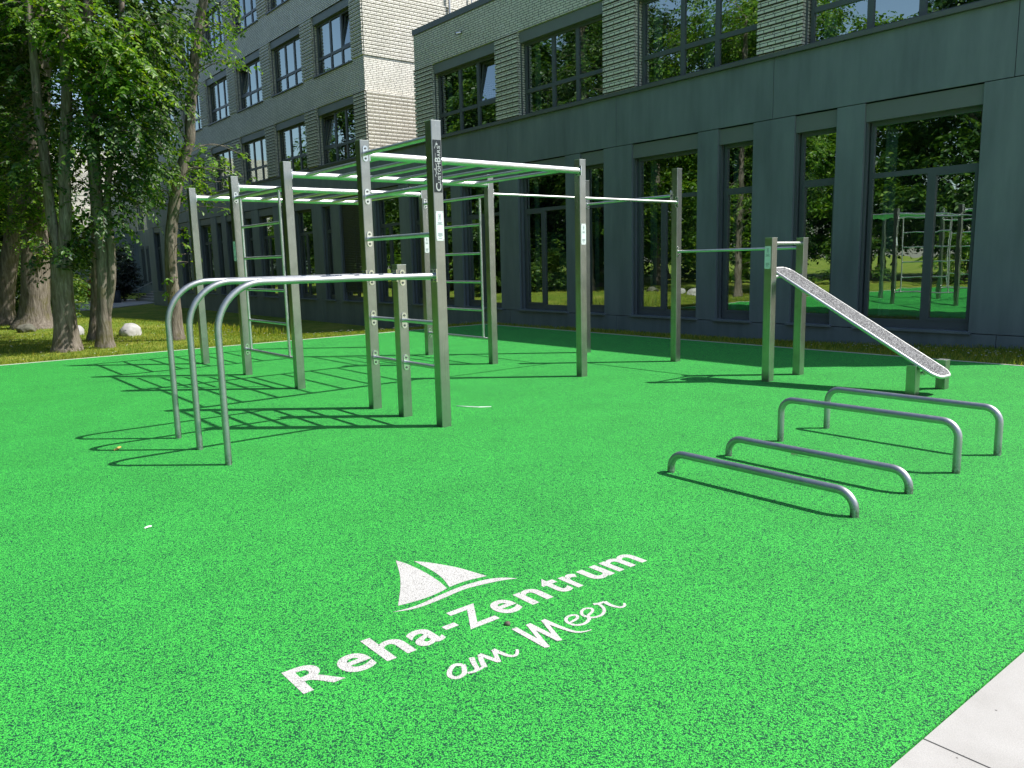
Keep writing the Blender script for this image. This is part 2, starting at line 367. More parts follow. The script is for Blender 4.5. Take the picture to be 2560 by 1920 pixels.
SPRAY = {
'T3':[(-18.70,3.22,6.50,0.70),(-17.95,3.49,6.22,0.70),(-17.40,3.78,5.96,0.70),(-16.83,4.05,5.62,0.70),(-16.57,4.27,5.27,0.60),(-18.24,4.13,5.57,0.70),(-17.81,3.66,5.69,0.70),(-17.86,4.30,5.13,0.70),(-17.35,4.51,5.07,0.50),(-18.38,4.04,5.12,0.60),(-18.32,3.47,6.75,0.70),(-16.99,3.53,6.29,0.70),(-18.16,4.28,6.62,0.70),(-17.00,4.41,6.03,0.60),(-17.96,2.99,6.57,0.60),(-17.52,3.47,5.02,0.50),(-17.88,4.82,5.78,0.40),(-17.37,3.81,5.62,0.60),(-18.20,4.50,5.65,0.60),(-18.94,3.64,6.08,0.40),(-16.96,3.97,5.20,0.50)],
'T3d':[(-19.38,2.69,6.57,0.80),(-19.00,2.54,5.79,0.80),(-19.12,2.58,5.13,0.80),(-18.78,2.34,4.44,0.70),(-18.34,2.60,4.25,0.60),(-19.00,2.36,3.77,0.70),(-18.11,2.56,3.46,0.50),(-19.08,3.22,3.75,0.50),(-17.98,3.52,4.35,0.50),(-18.94,3.14,4.68,0.40),(-18.15,3.10,2.24,0.35),(-19.01,3.10,1.94,0.40),(-18.18,3.06,1.76,0.35),(-17.39,2.82,2.06,0.30),(-18.60,3.21,1.93,0.35),(-19.47,2.85,5.92,0.60),(-18.52,3.04,5.30,0.40)],
'T4':[(-17.46,3.70,4.29,0.70),(-18.47,4.28,4.72,0.70),(-16.86,4.15,4.32,0.60),(-17.34,4.42,4.02,0.55),(-17.37,4.14,3.78,0.70),(-18.77,4.11,3.76,0.60),(-18.03,4.18,3.37,0.60),(-17.30,3.86,2.91,0.55),(-18.58,3.86,3.16,0.50),(-18.56,4.60,3.68,0.50),(-17.33,3.77,2.60,0.45),(-18.68,3.67,2.59,0.45),(-19.01,3.48,2.35,0.45),(-19.45,3.69,2.11,0.40),(-19.21,3.86,2.27,0.40),(-19.19,4.05,2.27,0.35),(-17.10,3.89,2.51,0.30),(-16.75,4.42,4.47,0.50),(-17.73,4.91,5.06,0.60),(-17.47,5.04,5.50,0.60),(-17.85,5.01,4.45,0.40),(-18.32,4.93,4.01,0.50),(-17.51,4.43,3.33,0.50),(-17.92,5.10,6.14,0.60),(-18.04,5.02,6.63,0.70),(-17.94,4.54,6.68,0.70),(-16.87,5.07,6.36,0.50)],
'T5':[(-18.58,5.69,6.28,0.50),(-18.58,5.52,5.77,0.50),(-18.25,5.77,6.80,0.60),(-17.22,6.09,6.65,0.45),(-18.40,6.73,6.90,0.40),(-17.30,6.58,6.66,0.30),(-18.15,6.29,6.32,0.35),(-17.57,6.37,6.09,0.35),(-17.47,6.59,5.97,0.30),(-17.36,6.73,5.89,0.22),(-17.76,6.26,5.94,0.30),(-17.90,5.36,5.13,0.40),(-18.84,5.52,4.88,0.35),(-18.82,5.59,4.28,0.40),(-18.94,5.87,4.05,0.50),(-17.53,5.73,4.01,0.45),(-18.25,6.24,3.74,0.45),(-18.84,6.82,4.41,0.22),(-18.27,6.82,4.17,0.20),(-17.76,6.47,3.70,0.22),(-18.27,6.88,3.68,0.18),(-18.90,5.91,3.70,0.50),(-17.66,5.84,3.32,0.40),(-18.72,6.40,3.16,0.30),(-17.91,5.18,3.48,0.45),(-18.51,5.12,3.71,0.50),(-18.43,5.02,3.27,0.40),(-18.54,5.55,3.30,0.40),(-17.87,6.22,2.92,0.15),(-19.57,5.79,2.52,0.15),(-18.31,5.43,2.15,0.20),(-19.54,5.82,1.96,0.20),(-19.22,5.76,1.76,0.18),(-19.51,5.64,2.10,0.12),(-18.32,5.07,1.37,0.12),(-18.59,5.16,1.10,0.12),(-18.55,6.28,7.28,0.50),(-18.05,6.46,7.23,0.40),(-19.51,5.53,4.36,0.40),(-18.40,4.83,3.60,0.40),(-19.27,6.11,3.10,0.25)],
'T2':[(-25.71,3.50,3.92,0.70),(-25.36,3.96,4.23,0.60),(-25.98,3.82,3.40,0.60),(-26.24,3.49,3.19,0.60),(-27.04,4.19,3.02,0.40),(-25.71,3.61,2.62,0.40),(-25.97,3.47,2.40,0.30),(-25.74,4.07,4.70,0.60),(-27.27,3.82,5.08,0.70),(-25.24,4.16,5.39,0.60),(-26.29,3.84,2.19,0.30)],
'T1':[(-29.73,3.57,4.38,0.70),(-29.04,3.63,3.60,0.60),(-28.58,3.26,3.09,0.50),(-29.91,3.53,2.78,0.40),(-29.42,3.69,5.33,0.80)],
}
# ------------------------------------------------------------------ ground
MX0, MX1, MY0, MY1 = -16.36, -1.04, -6.0, 12.2
def zwall(x):
    if x > -5: return -.15
    if x > -26: return -.15 - (.77/21)*(-5-x)
    return -.92
def terrain(x, y):
    sy = smooth01((y-12.3)/3.2)
    sx = smooth01((-16.45-x)/5.0) * smooth01((y-(5-6*smooth01((-30-x)/15)))/8)
    return zwall(x)*max(sx, sy) - .012

def axis(a, b, fine0, fine1, fs, cs):
    out = []; t = a
    while t < b:
        out.append(t); t += fs if fine0 <= t < fine1 else cs
    return out + [b]
mb = MB()
xs = axis(-260, 200, -34, 1, .5, 6); ys = axis(-220, 200, -2, 17, .5, 6)
for y in ys:
    for x in xs:
        z = terrain(x, y)
        if MX0 < x < MX1+6 and MY0 < y < MY1: z = -.07
        mb.v.append((x, y, z))
nx = len(xs)
for j in range(len(ys)-1):
    for i in range(nx-1):
        mb.f.append([j*nx+i, j*nx+i+1, (j+1)*nx+i+1, (j+1)*nx+i]); mb.m.append(0)
tag(mb.build('lawn', M['lawn'], smooth=True), kind='structure')

mb = MB(); mb.box(MX0, MX1, MY0, MY1, -.05, 0)
tag(mb.build('rubber_floor', M['rubber']), kind='structure')

mb = MB()   # thin pale edging along the far sides of the rubber floor
mb.box(MX0-.045, MX0-.002, MY0, MY1+.045, -.06, .006); mb.box(MX0, 4, MY1+.002, MY1+.045, -.06, .006)
tag(mb.build('kerb_edging', M['edging']), kind='structure')

mb = MB()
sx0 = MX1+.006
for i in range(5):
    for j in range(-7, 14):
        x0 = sx0 + i*1.5; y0 = 2.549 + j*1.5
        mb.box(x0, x0+1.494, y0, y0+1.492, -.10, -.004)
pv = tag(mb.build('pavement', M['pave']), kind='structure')
mb = MB(); mb.box(sx0, sx0+7.5, -8.5, 22, -.12, -.03)
tag(mb.build('pavement_bed', M['joint']), kind='structure')

# ------------------------------------------------------------------ lettering set in the floor
TO = Vector((-2.664, 1.084)); TX = Vector((-.0098, .99995)); TY = Vector((-.99995, -.0098))
def tw(x, y, z=.004):
    p = TO + TX*x + TY*y; return (p.x, p.y, .0012+(z-.004)*.22)

def glyph(ch, offset=0.0):
    """outline of one character from Blender's built-in font: list of verts (unit em) and faces"""
    cu = bpy.data.curves.new('glyph', 'FONT'); cu.body = ch; cu.size = 1; cu.offset = offset
    cu.resolution_u = 6; cu.fill_mode = 'FRONT'
    o = bpy.data.objects.new('glyph', cu); COL.objects.link(o)
    dg = bpy.context.evaluated_depsgraph_get(); dg.update()
    me = bpy.data.meshes.new_from_object(o.evaluated_get(dg))
    vs = [(v.co.x, v.co.y) for v in me.vertices]; fs = [list(p.vertices) for p in me.polygons]
    bpy.data.objects.remove(o); bpy.data.curves.remove(cu); bpy.data.meshes.remove(me)
    return vs, fs
def put_glyph(mb, ch, x0, x1, y0, y1, f, offset=0.0):
    vs, fs = glyph(ch, offset)
    ax = [v[0] for v in vs]; ay = [v[1] for v in vs]
    a0, a1, b0, b1 = min(ax), max(ax), min(ay), max(ay)
    mb.add([f(x0+(v[0]-a0)/(a1-a0)*(x1-x0), y0+(v[1]-b0)/(b1-b0)*(y1-y0)) for v in vs], fs)

def catmull(pts, n=8):
    out = []
    P = [pts[0]] + list(pts) + [pts[-1]]
    for i in range(1, len(P)-2):
        p0, p1, p2, p3 = (np.array(q, float) for q in P[i-1:i+3])
        for k in range(n):
            t = k/n
            out.append(.5*((2*p1)+(-p0+p2)*t+(2*p0-5*p1+4*p2-p3)*t*t+(-p0+3*p1-3*p2+p3)*t**3))
    out.append(np.array(pts[-1], float)); return out
def ribbon(mb, pts, w0, w1, f, z0, n=8, curve=True):
    c = catmull(pts, n) if curve else [np.array(p, float) for p in pts]
    vs = []; k = len(c)
    for i in range(k):
        d = c[min(i+1, k-1)]-c[max(i-1, 0)]; d /= (np.hypot(*d)+1e-9); nr = np.array([-d[1], d[0]])
        t = i/(k-1); w = (w0+(w1-w0)*t)*.40; z = z0+.0016*t
        vs += [f(*(c[i]+nr*w), z), f(*(c[i]-nr*w), z)]
    mb.add(vs, [(2*i, 2*i+1, 2*i+3, 2*i+2) for i in range(k-1)])

logo = empty('floor_logo', (-3.0, 2.0, 0), 'white sailing boat emblem above two lines of white lettering set in the green floor', 'floor lettering')
mb = MB()
for ch, x0, x1, y0, y1, of in [('R',0,.176,0,.206,.022),('e',.192,.330,.003,.160,.022),('h',.366,.507,.002,.232,.022),('a',.533,.664,.002,.157,.022),
        ('-',.702,.770,.068,.106,.0),('Z',.786,.955,0,.208,.022),('e',.981,1.106,.003,.156,.022),('n',1.152,1.284,.004,.158,.022),('t',1.326,1.426,.004,.204,.022),
        ('r',1.448,1.552,.002,.158,.022),('u',1.574,1.712,0,.153,.022),('m',1.742,1.962,.004,.156,.022)]:
    put_glyph(mb, ch, x0, x1, y0, y1, tw, of)
mb.build('bold_lettering', M['inlay'], logo)
mb = MB()
S = lambda pts, w0, w1, z, c=True: ribbon(mb, pts, w0, w1, tw, z, 8, c)
S([(.577,-.226),(.553,-.207),(.517,-.226),(.491,-.262),(.502,-.292),(.541,-.287),(.572,-.243),(.577,-.226)], .026,.026,.004)
S([(.640,-.203),(.618,-.25),(.606,-.284),(.585,-.300),(.555,-.292)], .030,.018,.0045)
S([(.585,-.300),(.612,-.300),(.640,-.290)], .018,.018,.0049)
S([(.632,-.302),(.655,-.25),(.680,-.206)], .030,.024,.0054,False)
S([(.678,-.204),(.692,-.26),(.704,-.306)], .028,.028,.0059,False)
S([(.700,-.308),(.722,-.262),(.746,-.214)], .024,.022,.0063,False)
S([(.745,-.210),(.752,-.255),(.764,-.298),(.788,-.310),(.812,-.290),(.820,-.276)], .030,.014,.0068)
S([(.934,-.120),(.930,-.345)], .036,.036,.0073,False)
S([(.926,-.348),(1.004,-.136)], .030,.026,.0078,False)
S([(1.004,-.132),(1.008,-.338)], .036,.034,.0083,False)
S([(1.005,-.340),(1.080,-.150)], .028,.026,.0088,False)
S([(1.080,-.146),(1.090,-.25),(1.108,-.325),(1.140,-.352),(1.176,-.360)], .036,.006,.0093)
S([(1.152,-.246),(1.205,-.238),(1.226,-.214),(1.205,-.196),(1.168,-.206),(1.148,-.240),(1.156,-.280),(1.195,-.296),(1.240,-.280),(1.262,-.250)], .018,.022,.004)
S([(1.262,-.250),(1.310,-.232),(1.326,-.208),(1.303,-.190),(1.268,-.203),(1.248,-.235),(1.262,-.276),(1.305,-.288),(1.345,-.272),(1.374,-.238),(1.386,-.196)], .018,.020,.0046)
S([(1.366,-.182),(1.386,-.194),(1.424,-.200)], .026,.020,.0052,False)
S([(1.424,-.198),(1.418,-.245),(1.432,-.288),(1.460,-.292),(1.480,-.272)], .030,.014,.0057)
mb.build('script_lettering', M['inlay'], logo)
def flat(name, pts, z=.004, n=6):
    mb = MB(); c = []
    for seg in pts:
        q = catmull(seg, n); c += [tuple(p) for p in q[:-1]]
    mb.add([tw(x, y, z) for x, y in c], [tuple(range(len(c)))]); return mb.build(name, M['inlay'], logo)
flat('sail', [[(.966,.932),(.985,.847),(.992,.682),(.980,.533),(.960,.434)],[(.960,.434),(.88,.417),(.807,.412),(.735,.417),(.674,.428)],[(.674,.428),(.745,.53),(.809,.627),(.884,.758),(.966,.932)]])
flat('sail', [[(1.034,.856),(1.085,.78),(1.153,.63),(1.182,.513),(1.202,.424)],[(1.202,.424),(1.145,.436),(1.096,.444),(1.04,.446),(.979,.441)],[(.979,.441),(1.012,.541),(1.028,.626),(1.034,.706),(1.034,.856)]])
flat('hull_wave', [[(.618,.385),(.737,.370),(.884,.392),(1.032,.407),(1.166,.392),(1.248,.352),(1.298,.292)],[(1.298,.292),(1.22,.328),(1.09,.358),(1.004,.367),(.854,.348),(.72,.346),(.618,.385)]])

# ------------------------------------------------------------------ exercise rig
def bar(parent, name, pts, r, m, n=14):
    mb = MB(); mb.tube(pts, r, n); return mb.build(name, m, parent, smooth=True, angle=40)
def arc(c, r, a0, a1, n, plane, const):
    """points on an arc in the plane 'xz' (const y) or 'yz' (const x); angles from the first axis"""
    out = []
    for i in range(n+1):
        a = R(a0+(a1-a0)*i/n); u = c[0]+r*math.cos(a); z = c[1]+r*math.sin(a)
        out.append((u, const, z) if plane == 'xz' else (const, u, z))
    return out
def stadium(mb, cx, cy, cz, nx, ny, w=.058, h=.165, t=.010, mi=0):
    """rounded mounting plate with its face normal along +-x or +-y"""
    pts = []
    for k in range(9): a = math.pi*k/8; pts.append((w/2*math.cos(a), h/2-w/2+w/2*math.sin(a)))
    for k in range(9): a = math.pi+math.pi*k/8; pts.append((w/2*math.cos(a), -h/2+w/2+w/2*math.sin(a)))
    n = len(pts); vs = []
    for d in (0, t):
        for a, b in pts:
            vs.append((cx+nx*d, cy+a, cz+b) if nx else (cx+a, cy+ny*d, cz+b))
    mb.add(vs, [tuple(range(n)), tuple(range(2*n-1, n-1, -1))]+[(i, (i+1)%n, n+(i+1)%n, n+i) for i in range(n)], mi)
def bracket(parent, cx, cy, cz, nx, ny, square=False):
    mb = MB()
    if square:
        t = .010
        if nx: mb.box(cx, cx+nx*t, cy-.05, cy+.05, cz-.062, cz+.062)
        else: mb.box(cx-.05, cx+.05, cy, cy+ny*t, cz-.062, cz+.062)
        offs = [(-.034,.044),(.034,.044),(-.034,-.044),(.034,-.044)]; t0 = .010
    else:
        stadium(mb, cx, cy, cz, nx, ny); offs = [(0,.052),(0,-.052)]; t0 = .010
    for a, b in offs:
        if nx: mb.tube([(cx+nx*t0,cy+a,cz+b),(cx+nx*(t0+.008),cy+a,cz+b)], .0115, 6, mi=1)
        else: mb.tube([(cx+a,cy+ny*t0,cz+b),(cx+a,cy+ny*(t0+.008),cz+b)], .0115, 6, mi=1)
    return mb.build('bracket', [M['bright'], M['bolt']], parent)
def post(parent, x, y, h, s=.11):
    mb = MB(); mb.cbox(x, y, s, s, 0, h, .005)
    p = mb.build('post', M['post'], parent)
    mb = MB(); mb.cbox(x, y, s+.004, s+.004, h, h+.006, .006); mb.build('end_cap', M['tube'], p)
    return p
HP = .055
rig = empty('calisthenics_rig', (-9.8, 5.9, 0), 'large stainless steel climbing frame of tall posts with monkey bars, ladders and dip bars', 'exercise rig')
xA, xC, xB, xD, xE, xF = -6.40, -7.13, -7.78, -9.81, -11.70, -13.66
y1, y2, y3 = 4.24, 7.50, 9.52
PA = post(rig, xA, y1, 2.91); post(rig, xC, y1, 1.59); post(rig, xB, y1, 2.91); post(rig, xD, y1, 2.91)
PE = post(rig, xE, y1, 2.91); post(rig, xF, y1, 2.91)
PG = post(rig, xE, y2, 2.91); post(rig, xD-.03, y2, 2.91); PI = post(rig, xB-.04, y2, 2.91); post(rig, xF, y2, 2.91)
post(rig, xD, y3, 2.91); post(rig, xB-.11, y3+.06, 2.91)
# overhead ladders: two rails, seven rungs each
rungs_y = [4.51+.45*k for k in range(7)]
def monkey(xl, xr, zr=2.765):
    for x in (xl, xr):
        rl = bar(rig, 'overhead_rail', [(x, y1+HP+.01, zr), (x, y2-HP-.01, zr)], .041, M['tube'], 18)
        bracket(rl, x, y1+HP, zr, 0, 1, True); bracket(rl, x, y2-HP, zr, 0, -1, True)
    for y in rungs_y: bar(rig, 'overhead_rung', [(xl+.03, y, zr), (xr-.03, y, zr)], .0235, M['tube'])
monkey(xD, xB); monkey(xF, xE)
def xbar(name, xa, xb, y, z, r, m):
    b = bar(rig, name, [(xa+HP, y, z), (xb-HP, y, z)], r, m)
    bracket(b, xa+HP, y, z, 1, 0); bracket(b, xb-HP, y, z, -1, 0); return b
def ybar(name, x, ya, yb, z, r, m, x2=None):
    x2 = x if x2 is None else x2
    b = bar(rig, name, [(x, ya+HP, z), (x2, yb-HP, z)], r, m)
    bracket(b, x, ya+HP, z, 0, 1); bracket(b, x2, yb-HP, z, 0, -1); return b
for z in (2.775, 2.325, 1.875): xbar('wall_bar', xB, xA, y1, z, .0235, M['tube'])
for z in (1.46, 1.02, .58): xbar('wall_bar', xB, xC, y1, z, .0215, M['tube']); xbar('wall_bar', xC, xA, y1, z, .0215, M['tube'])
for y in (y1, y2):
    xbar('ladder_bar', xE, xD, y, 2.61, .024, M['tube']); xbar('ladder_bar', xE, xD, y, .39, .024, M['tube'])
    lad = bar(rig, 'ladder_stile', [(-11.47, y, .41), (-11.47, y, 2.59)], .0195, M['tube'])
    bar(rig, 'ladder_stile', [(-10.08, y, .41), (-10.08, y, 2.59)], .0195, M['tube'])
    for z in (2.18, 1.735, 1.285, .84): bar(rig, 'ladder_rung', [(-11.46, y, z), (-10.09, y, z)], .0185, M['tube'])
ybar('pull_up_bar', xD-.015, y2, y3, 2.63, .019, M['tube'])
ybar('pull_up_bar', xB-.06, y2, y3+.06, 2.42, .019, M['tube'])
xbar('pull_up_bar', xD, xB-.11, y3+.01, 2.52, .019, M['tube'])
b = bar(rig, 'pull_up_bar', [(xB-.11+HP, y3+.04, 1.685), (-5.83, y3+.04, 1.685)], .019, M['tube'])
bracket(b, xB-.11+HP, y3+.04, 1.685, 1, 0); bracket(b, -5.83, y3+.04, 1.685, -1, 0)
for x in (xA+.015, xC+.005, xB+.015):
    rr = .40; pts = [(x, y1-HP-.008, 1.482)] + [(x, yy, 1.482) for yy in (3.6, 3.0)] + arc((2.098+rr, 1.482-rr), rr, 90, 180, 14, 'yz', x) + [(x, 2.098, .5), (x, 2.098, -.02)]
    db = bar(rig, 'dip_bar', pts, .0275, M['galv'], 18)
    bracket(db, x, y1-HP, 1.482, 0, -1, True)
# plates on the posts
def on_px(x0):
    return lambda u, v, d=0.0: (x0+d, u, v)          # +x face: u = world y, v = world z
def on_my(y0):
    return lambda u, v, d=0.0: (u, y0-d, v)          # -y face: u = world x, v = world z
def info_plate(parent, f, u0, u1, z0, z1, ink=True):
    def bx(mb, a0, a1, b0, b1, d0, d1, mi=0):
        vs = [f(a0,b0,d0),f(a1,b0,d0),f(a1,b1,d0),f(a0,b1,d0),f(a0,b0,d1),f(a1,b0,d1),f(a1,b1,d1),f(a0,b1,d1)]
        mb.add(vs, [(0,3,2,1),(4,5,6,7),(0,1,5,4),(1,2,6,5),(2,3,7,6),(3,0,4,7)], mi)
    mb = MB(); bx(mb, u0, u1, z0, z1, .0015, .0045)
    W = u1-u0; Hh = z1-z0
    def rect(a0, a1, b0, b1, d=.0060): bx(mb, u0+W*a0, u0+W*a1, z0+Hh*b0, z0+Hh*b1, .0045, d, 1)
    for a in (.07, .93):
        for b in (.03, .97): rect(a-.035, a+.035, b-.011, b+.011)
    rect(.36,.375,.66,.91); rect(.63,.645,.66,.91); rect(.375,.63,.90,.91); rect(.46,.56,.82,.86); rect(.49,.53,.72,.82)
    for k, (a, b) in enumerate([(.2,.8),(.3,.7),(.15,.85),(.2,.82),(.25,.8),(.18,.84),(.3,.66),(.25,.75)]):
        zb = (.62,.585,.555,.25,.215,.18,.145,.08)[k]; rect(a, b, zb, zb+.012)
    mb.build('info_plate', [M['plate_white'], M['plate_ink']], parent)
info_plate(PA, on_px(xA+HP), 4.197, 4.283, 1.81, 2.085)
info_plate(PI, on_px(xB-.04+HP), 7.457, 7.543, 1.80, 2.075)
info_plate(PG, on_px(xE+HP), 7.457, 7.543, 1.78, 2.055)
info_plate(PE, on_my(y1-HP), xE-.043, xE+.043, 1.70, 1.985)
# dark name plate with etched lettering reading upwards
mb = MB(); f = on_px(xA+HP)
mb.box(xA+HP+.0015, xA+HP+.0045, 4.196, 4.284, 2.258, 2.738)
lp = mb.build('name_plate', M['plate_dark'], PA)
mb = MB()
def up(x, y): return (xA+HP+.0062, 4.284-y, 2.258+x)      # text runs up the post, letter tops towards -y
put_glyph(mb, 'C', .012, .085, .012, .072, up, .02)
xx = .090
for ch, w in zip('USTOM', (.030,.028,.028,.036,.040)): put_glyph(mb, ch, xx, xx+w, .013, .047, up, .012); xx += w+.005
put_glyph(mb, 'B', xx+.001, xx+.045, .013, .076, up, .02); xx += .050
for ch, w in zip('ARS', (.032,.030,.028)): put_glyph(mb, ch, xx, xx+w, .013, .047, up, .012); xx += w+.005
# the little athlete emblem: head, body and limbs
up2 = lambda x, y, z=0: (xA+HP+.0062+(z-.004)*.2, 4.284-y, 2.258+x)
ribbon(mb, [(.175,.062),(.20,.066),(.235,.060),(.265,.066)], .010, .008, up2, .004)
ribbon(mb, [(.175,.062),(.155,.074),(.140,.066)], .007, .005, up2, .0045)
ribbon(mb, [(.300,.070),(.36,.068)], .004, .003, up2, .0049)
ribbon(mb, [(.40,.075),(.44,.060),(.462,.050)], .006, .004, up2, .0052)
mb.add([up(.212+.008*math.cos(k*.785), .078+.006*math.sin(k*.785)) for k in range(8)], [tuple(range(8))])
mb.add([up(.440+.010*math.cos(k*.785), .048+.009*math.sin(k*.785)) for k in range(8)], [tuple(range(8))])
mb.build('etched_lettering', M['plate_etch'], lp)

# ------------------------------------------------------------------ incline bench
bench = empty('incline_bench', (-4.9, 9.2, 0), 'sloping grey speckled sit-up board between two tall and two low steel posts', 'exercise bench')
PL = post(bench, -5.745, 8.805, 1.81); post(bench, -5.775, 9.565, 1.81)
post(bench, -4.015, 9.015, .33); post(bench, -3.955, 9.635, .34)
b = bar(bench, 'hand_bar', [(-5.75, 8.805+HP, 1.745), (-5.77, 9.565-HP, 1.745)], .0215, M['tube'])
b = bar(bench, 'support_bar', [(-5.74, 8.805+HP, 1.325), (-5.765, 9.565-HP, 1.325)], .0215, M['tube'])
b = bar(bench, 'support_bar', [(-4.01, 9.015+HP, .225), (-3.96, 9.635-HP, .225)], .0215, M['tube'])
info_plate(PL, on_my(8.805-HP), -5.793, -5.707, 1.43, 1.71)
A0 = Vector((-5.86, 9.17, 1.425)); A1 = Vector((-3.74, 9.185, .215)); ax = (A1-A0); LB = ax.length; ax.normalize()
sd = Vector((0, 1, 0)); nr = ax.cross(sd).normalized()
if nr.z < 0: nr = -nr
def bp(u, v, w): return A0 + ax*u + sd*v + nr*w
hw = .185; ch = .075
outl = [(0,-hw+ch),(ch,-hw),(LB-ch,-hw),(LB,-hw+ch),(LB,hw-ch),(LB-ch,hw),(ch,hw),(0,hw-ch)]
mb = MB(); n = 8
inn = [(u+(.012 if u < LB/2 else -.012), v*.93) for u, v in outl]
mb.add([bp(u,v,-.012) for u,v in inn]+[bp(u,v,.021) for u,v in inn], [tuple(range(n-1,-1,-1)), tuple(range(n,2*n))]+[(i,(i+1)%n,n+(i+1)%n,n+i) for i in range(n)])
pad = mb.build('grip_pad', M['granule'], bench)
mb = MB()
lp_ = [bp(u,v,0) for u,v in outl]
fine = []
for i in range(8):
    a, b2, c = lp_[i-1], lp_[i], lp_[(i+1)%8]
    r_ = min(.05, (a-b2).length*.35, (c-b2).length*.35)
    pa = b2+(a-b2).normalized()*r_; pc = b2+(c-b2).normalized()*r_
    for k in range(4):
        t = k/3; fine.append((1-t)**2*pa+2*t*(1-t)*b2+t*t*pc)
fine.append(fine[0]); mb.tube(fine, .021, 10, caps=False)
mb.build('rim_frame', M['rim'], bench, smooth=True)
mb = MB()
for u, zb in ((.22, 1.325), (LB-.20, .225)):
    for v in (-.1, .1):
        p = bp(u, v, -.012); mb.box(p.x-.02, p.x+.02, p.y-.004, p.y+.004, zb, p.z)
mb.build('support_tab', M['bright'], bench)

# ------------------------------------------------------------------ low push-up bars
for y, h, lab in [(4.52, .150, 'very low grey tubular push-up bar, the one nearest the white floor lettering'),
               (5.235, .150, 'very low grey tubular push-up bar, second from the white floor lettering'),
               (5.975, .372, 'knee-high grey tubular hurdle bar, next to the very low bars'),
               (6.73, .372, 'knee-high grey tubular hurdle bar closest to the sloping sit-up bench')]:
    t = empty('push_up_bar', (-3.04, y, 0), lab, 'exercise bar', 'row of low tubular bars on the green floor')
    r_ = .115; xa, xb = -3.755, -2.318
    pts = [(xa,y,-.02),(xa,y,max(.02,h-r_-.02))] + arc((xa+r_, h-r_), r_, 180, 90, 9, 'xz', y) + [(xa+.5,y,h),(xb-.5,y,h)] + arc((xb-r_, h-r_), r_, 90, 0, 9, 'xz', y) + [(xb,y,max(.02,h-r_-.02)),(xb,y,-.02)]
    bar(t, 'bent_tube', pts, .0275, M['galv'], 18)

# ------------------------------------------------------------------ small litter on the floor
def litter(name, label, cat, m, pts, w, h):
    mb = MB(); c = [Vector(p) for p in pts]; n = len(c); vs = []
    for i, p in enumerate(c):
        d = (c[min(i+1,n-1)]-c[max(i-1,0)]).normalized(); s = Vector((-d.y,d.x,0))
        ww = w*math.sin(math.pi*(i+.35)/(n-.3))
        vs += [p+s*ww, p+Vector((0,0,h)), p-s*ww]
    fs = []
    for i in range(n-1):
        a = 3*i; fs += [(a,a+1,a+4,a+3),(a+1,a+2,a+5,a+4),(a,a+3,a+5,a+2)]
    mb.add(vs, fs); o = mb.build(name, m); return tag(o, label, cat)
litter('fallen_leaf', 'small yellow leaf lying in the shadow loop left of the dip bars', 'leaf', M['leaf_dry'], [(-7.63,1.50,.004),(-7.66,1.53,.008),(-7.70,1.55,.008),(-7.73,1.58,.004)], .018, .012)
litter('feather', 'thin curled white feather lying behind the tallest front post', 'feather', M['feather'], [(-7.18,4.93,.006),(-7.05,4.98,.01),(-6.92,5.06,.01),(-6.86,5.18,.006)], .007, .008)
litter('feather', 'tiny white feather lying alone on the empty left part of the green floor', 'feather', M['feather'], [(-5.13,1.135,.005),(-5.135,1.155,.009),(-5.145,1.18,.005)], .006, .008)
litter('twig', 'pale dry twig beside the second very low push-up bar', 'twig', M['twig'], [(-3.42,5.60,.005),(-3.36,5.63,.012),(-3.30,5.63,.012),(-3.25,5.67,.005)], .008, .012)
mb = MB(); mb.tube([(-2.60,2.02,-.004),(-2.60,2.02,.004),(-2.60,2.02,.012),(-2.60,2.02,.016)], [.010,.015,.012,.004], 8, rough=.15, seed=3)
tag(mb.build('pebble', M['pebble'], smooth=True), 'small dark pebble between the bold and the script lettering', 'pebble')
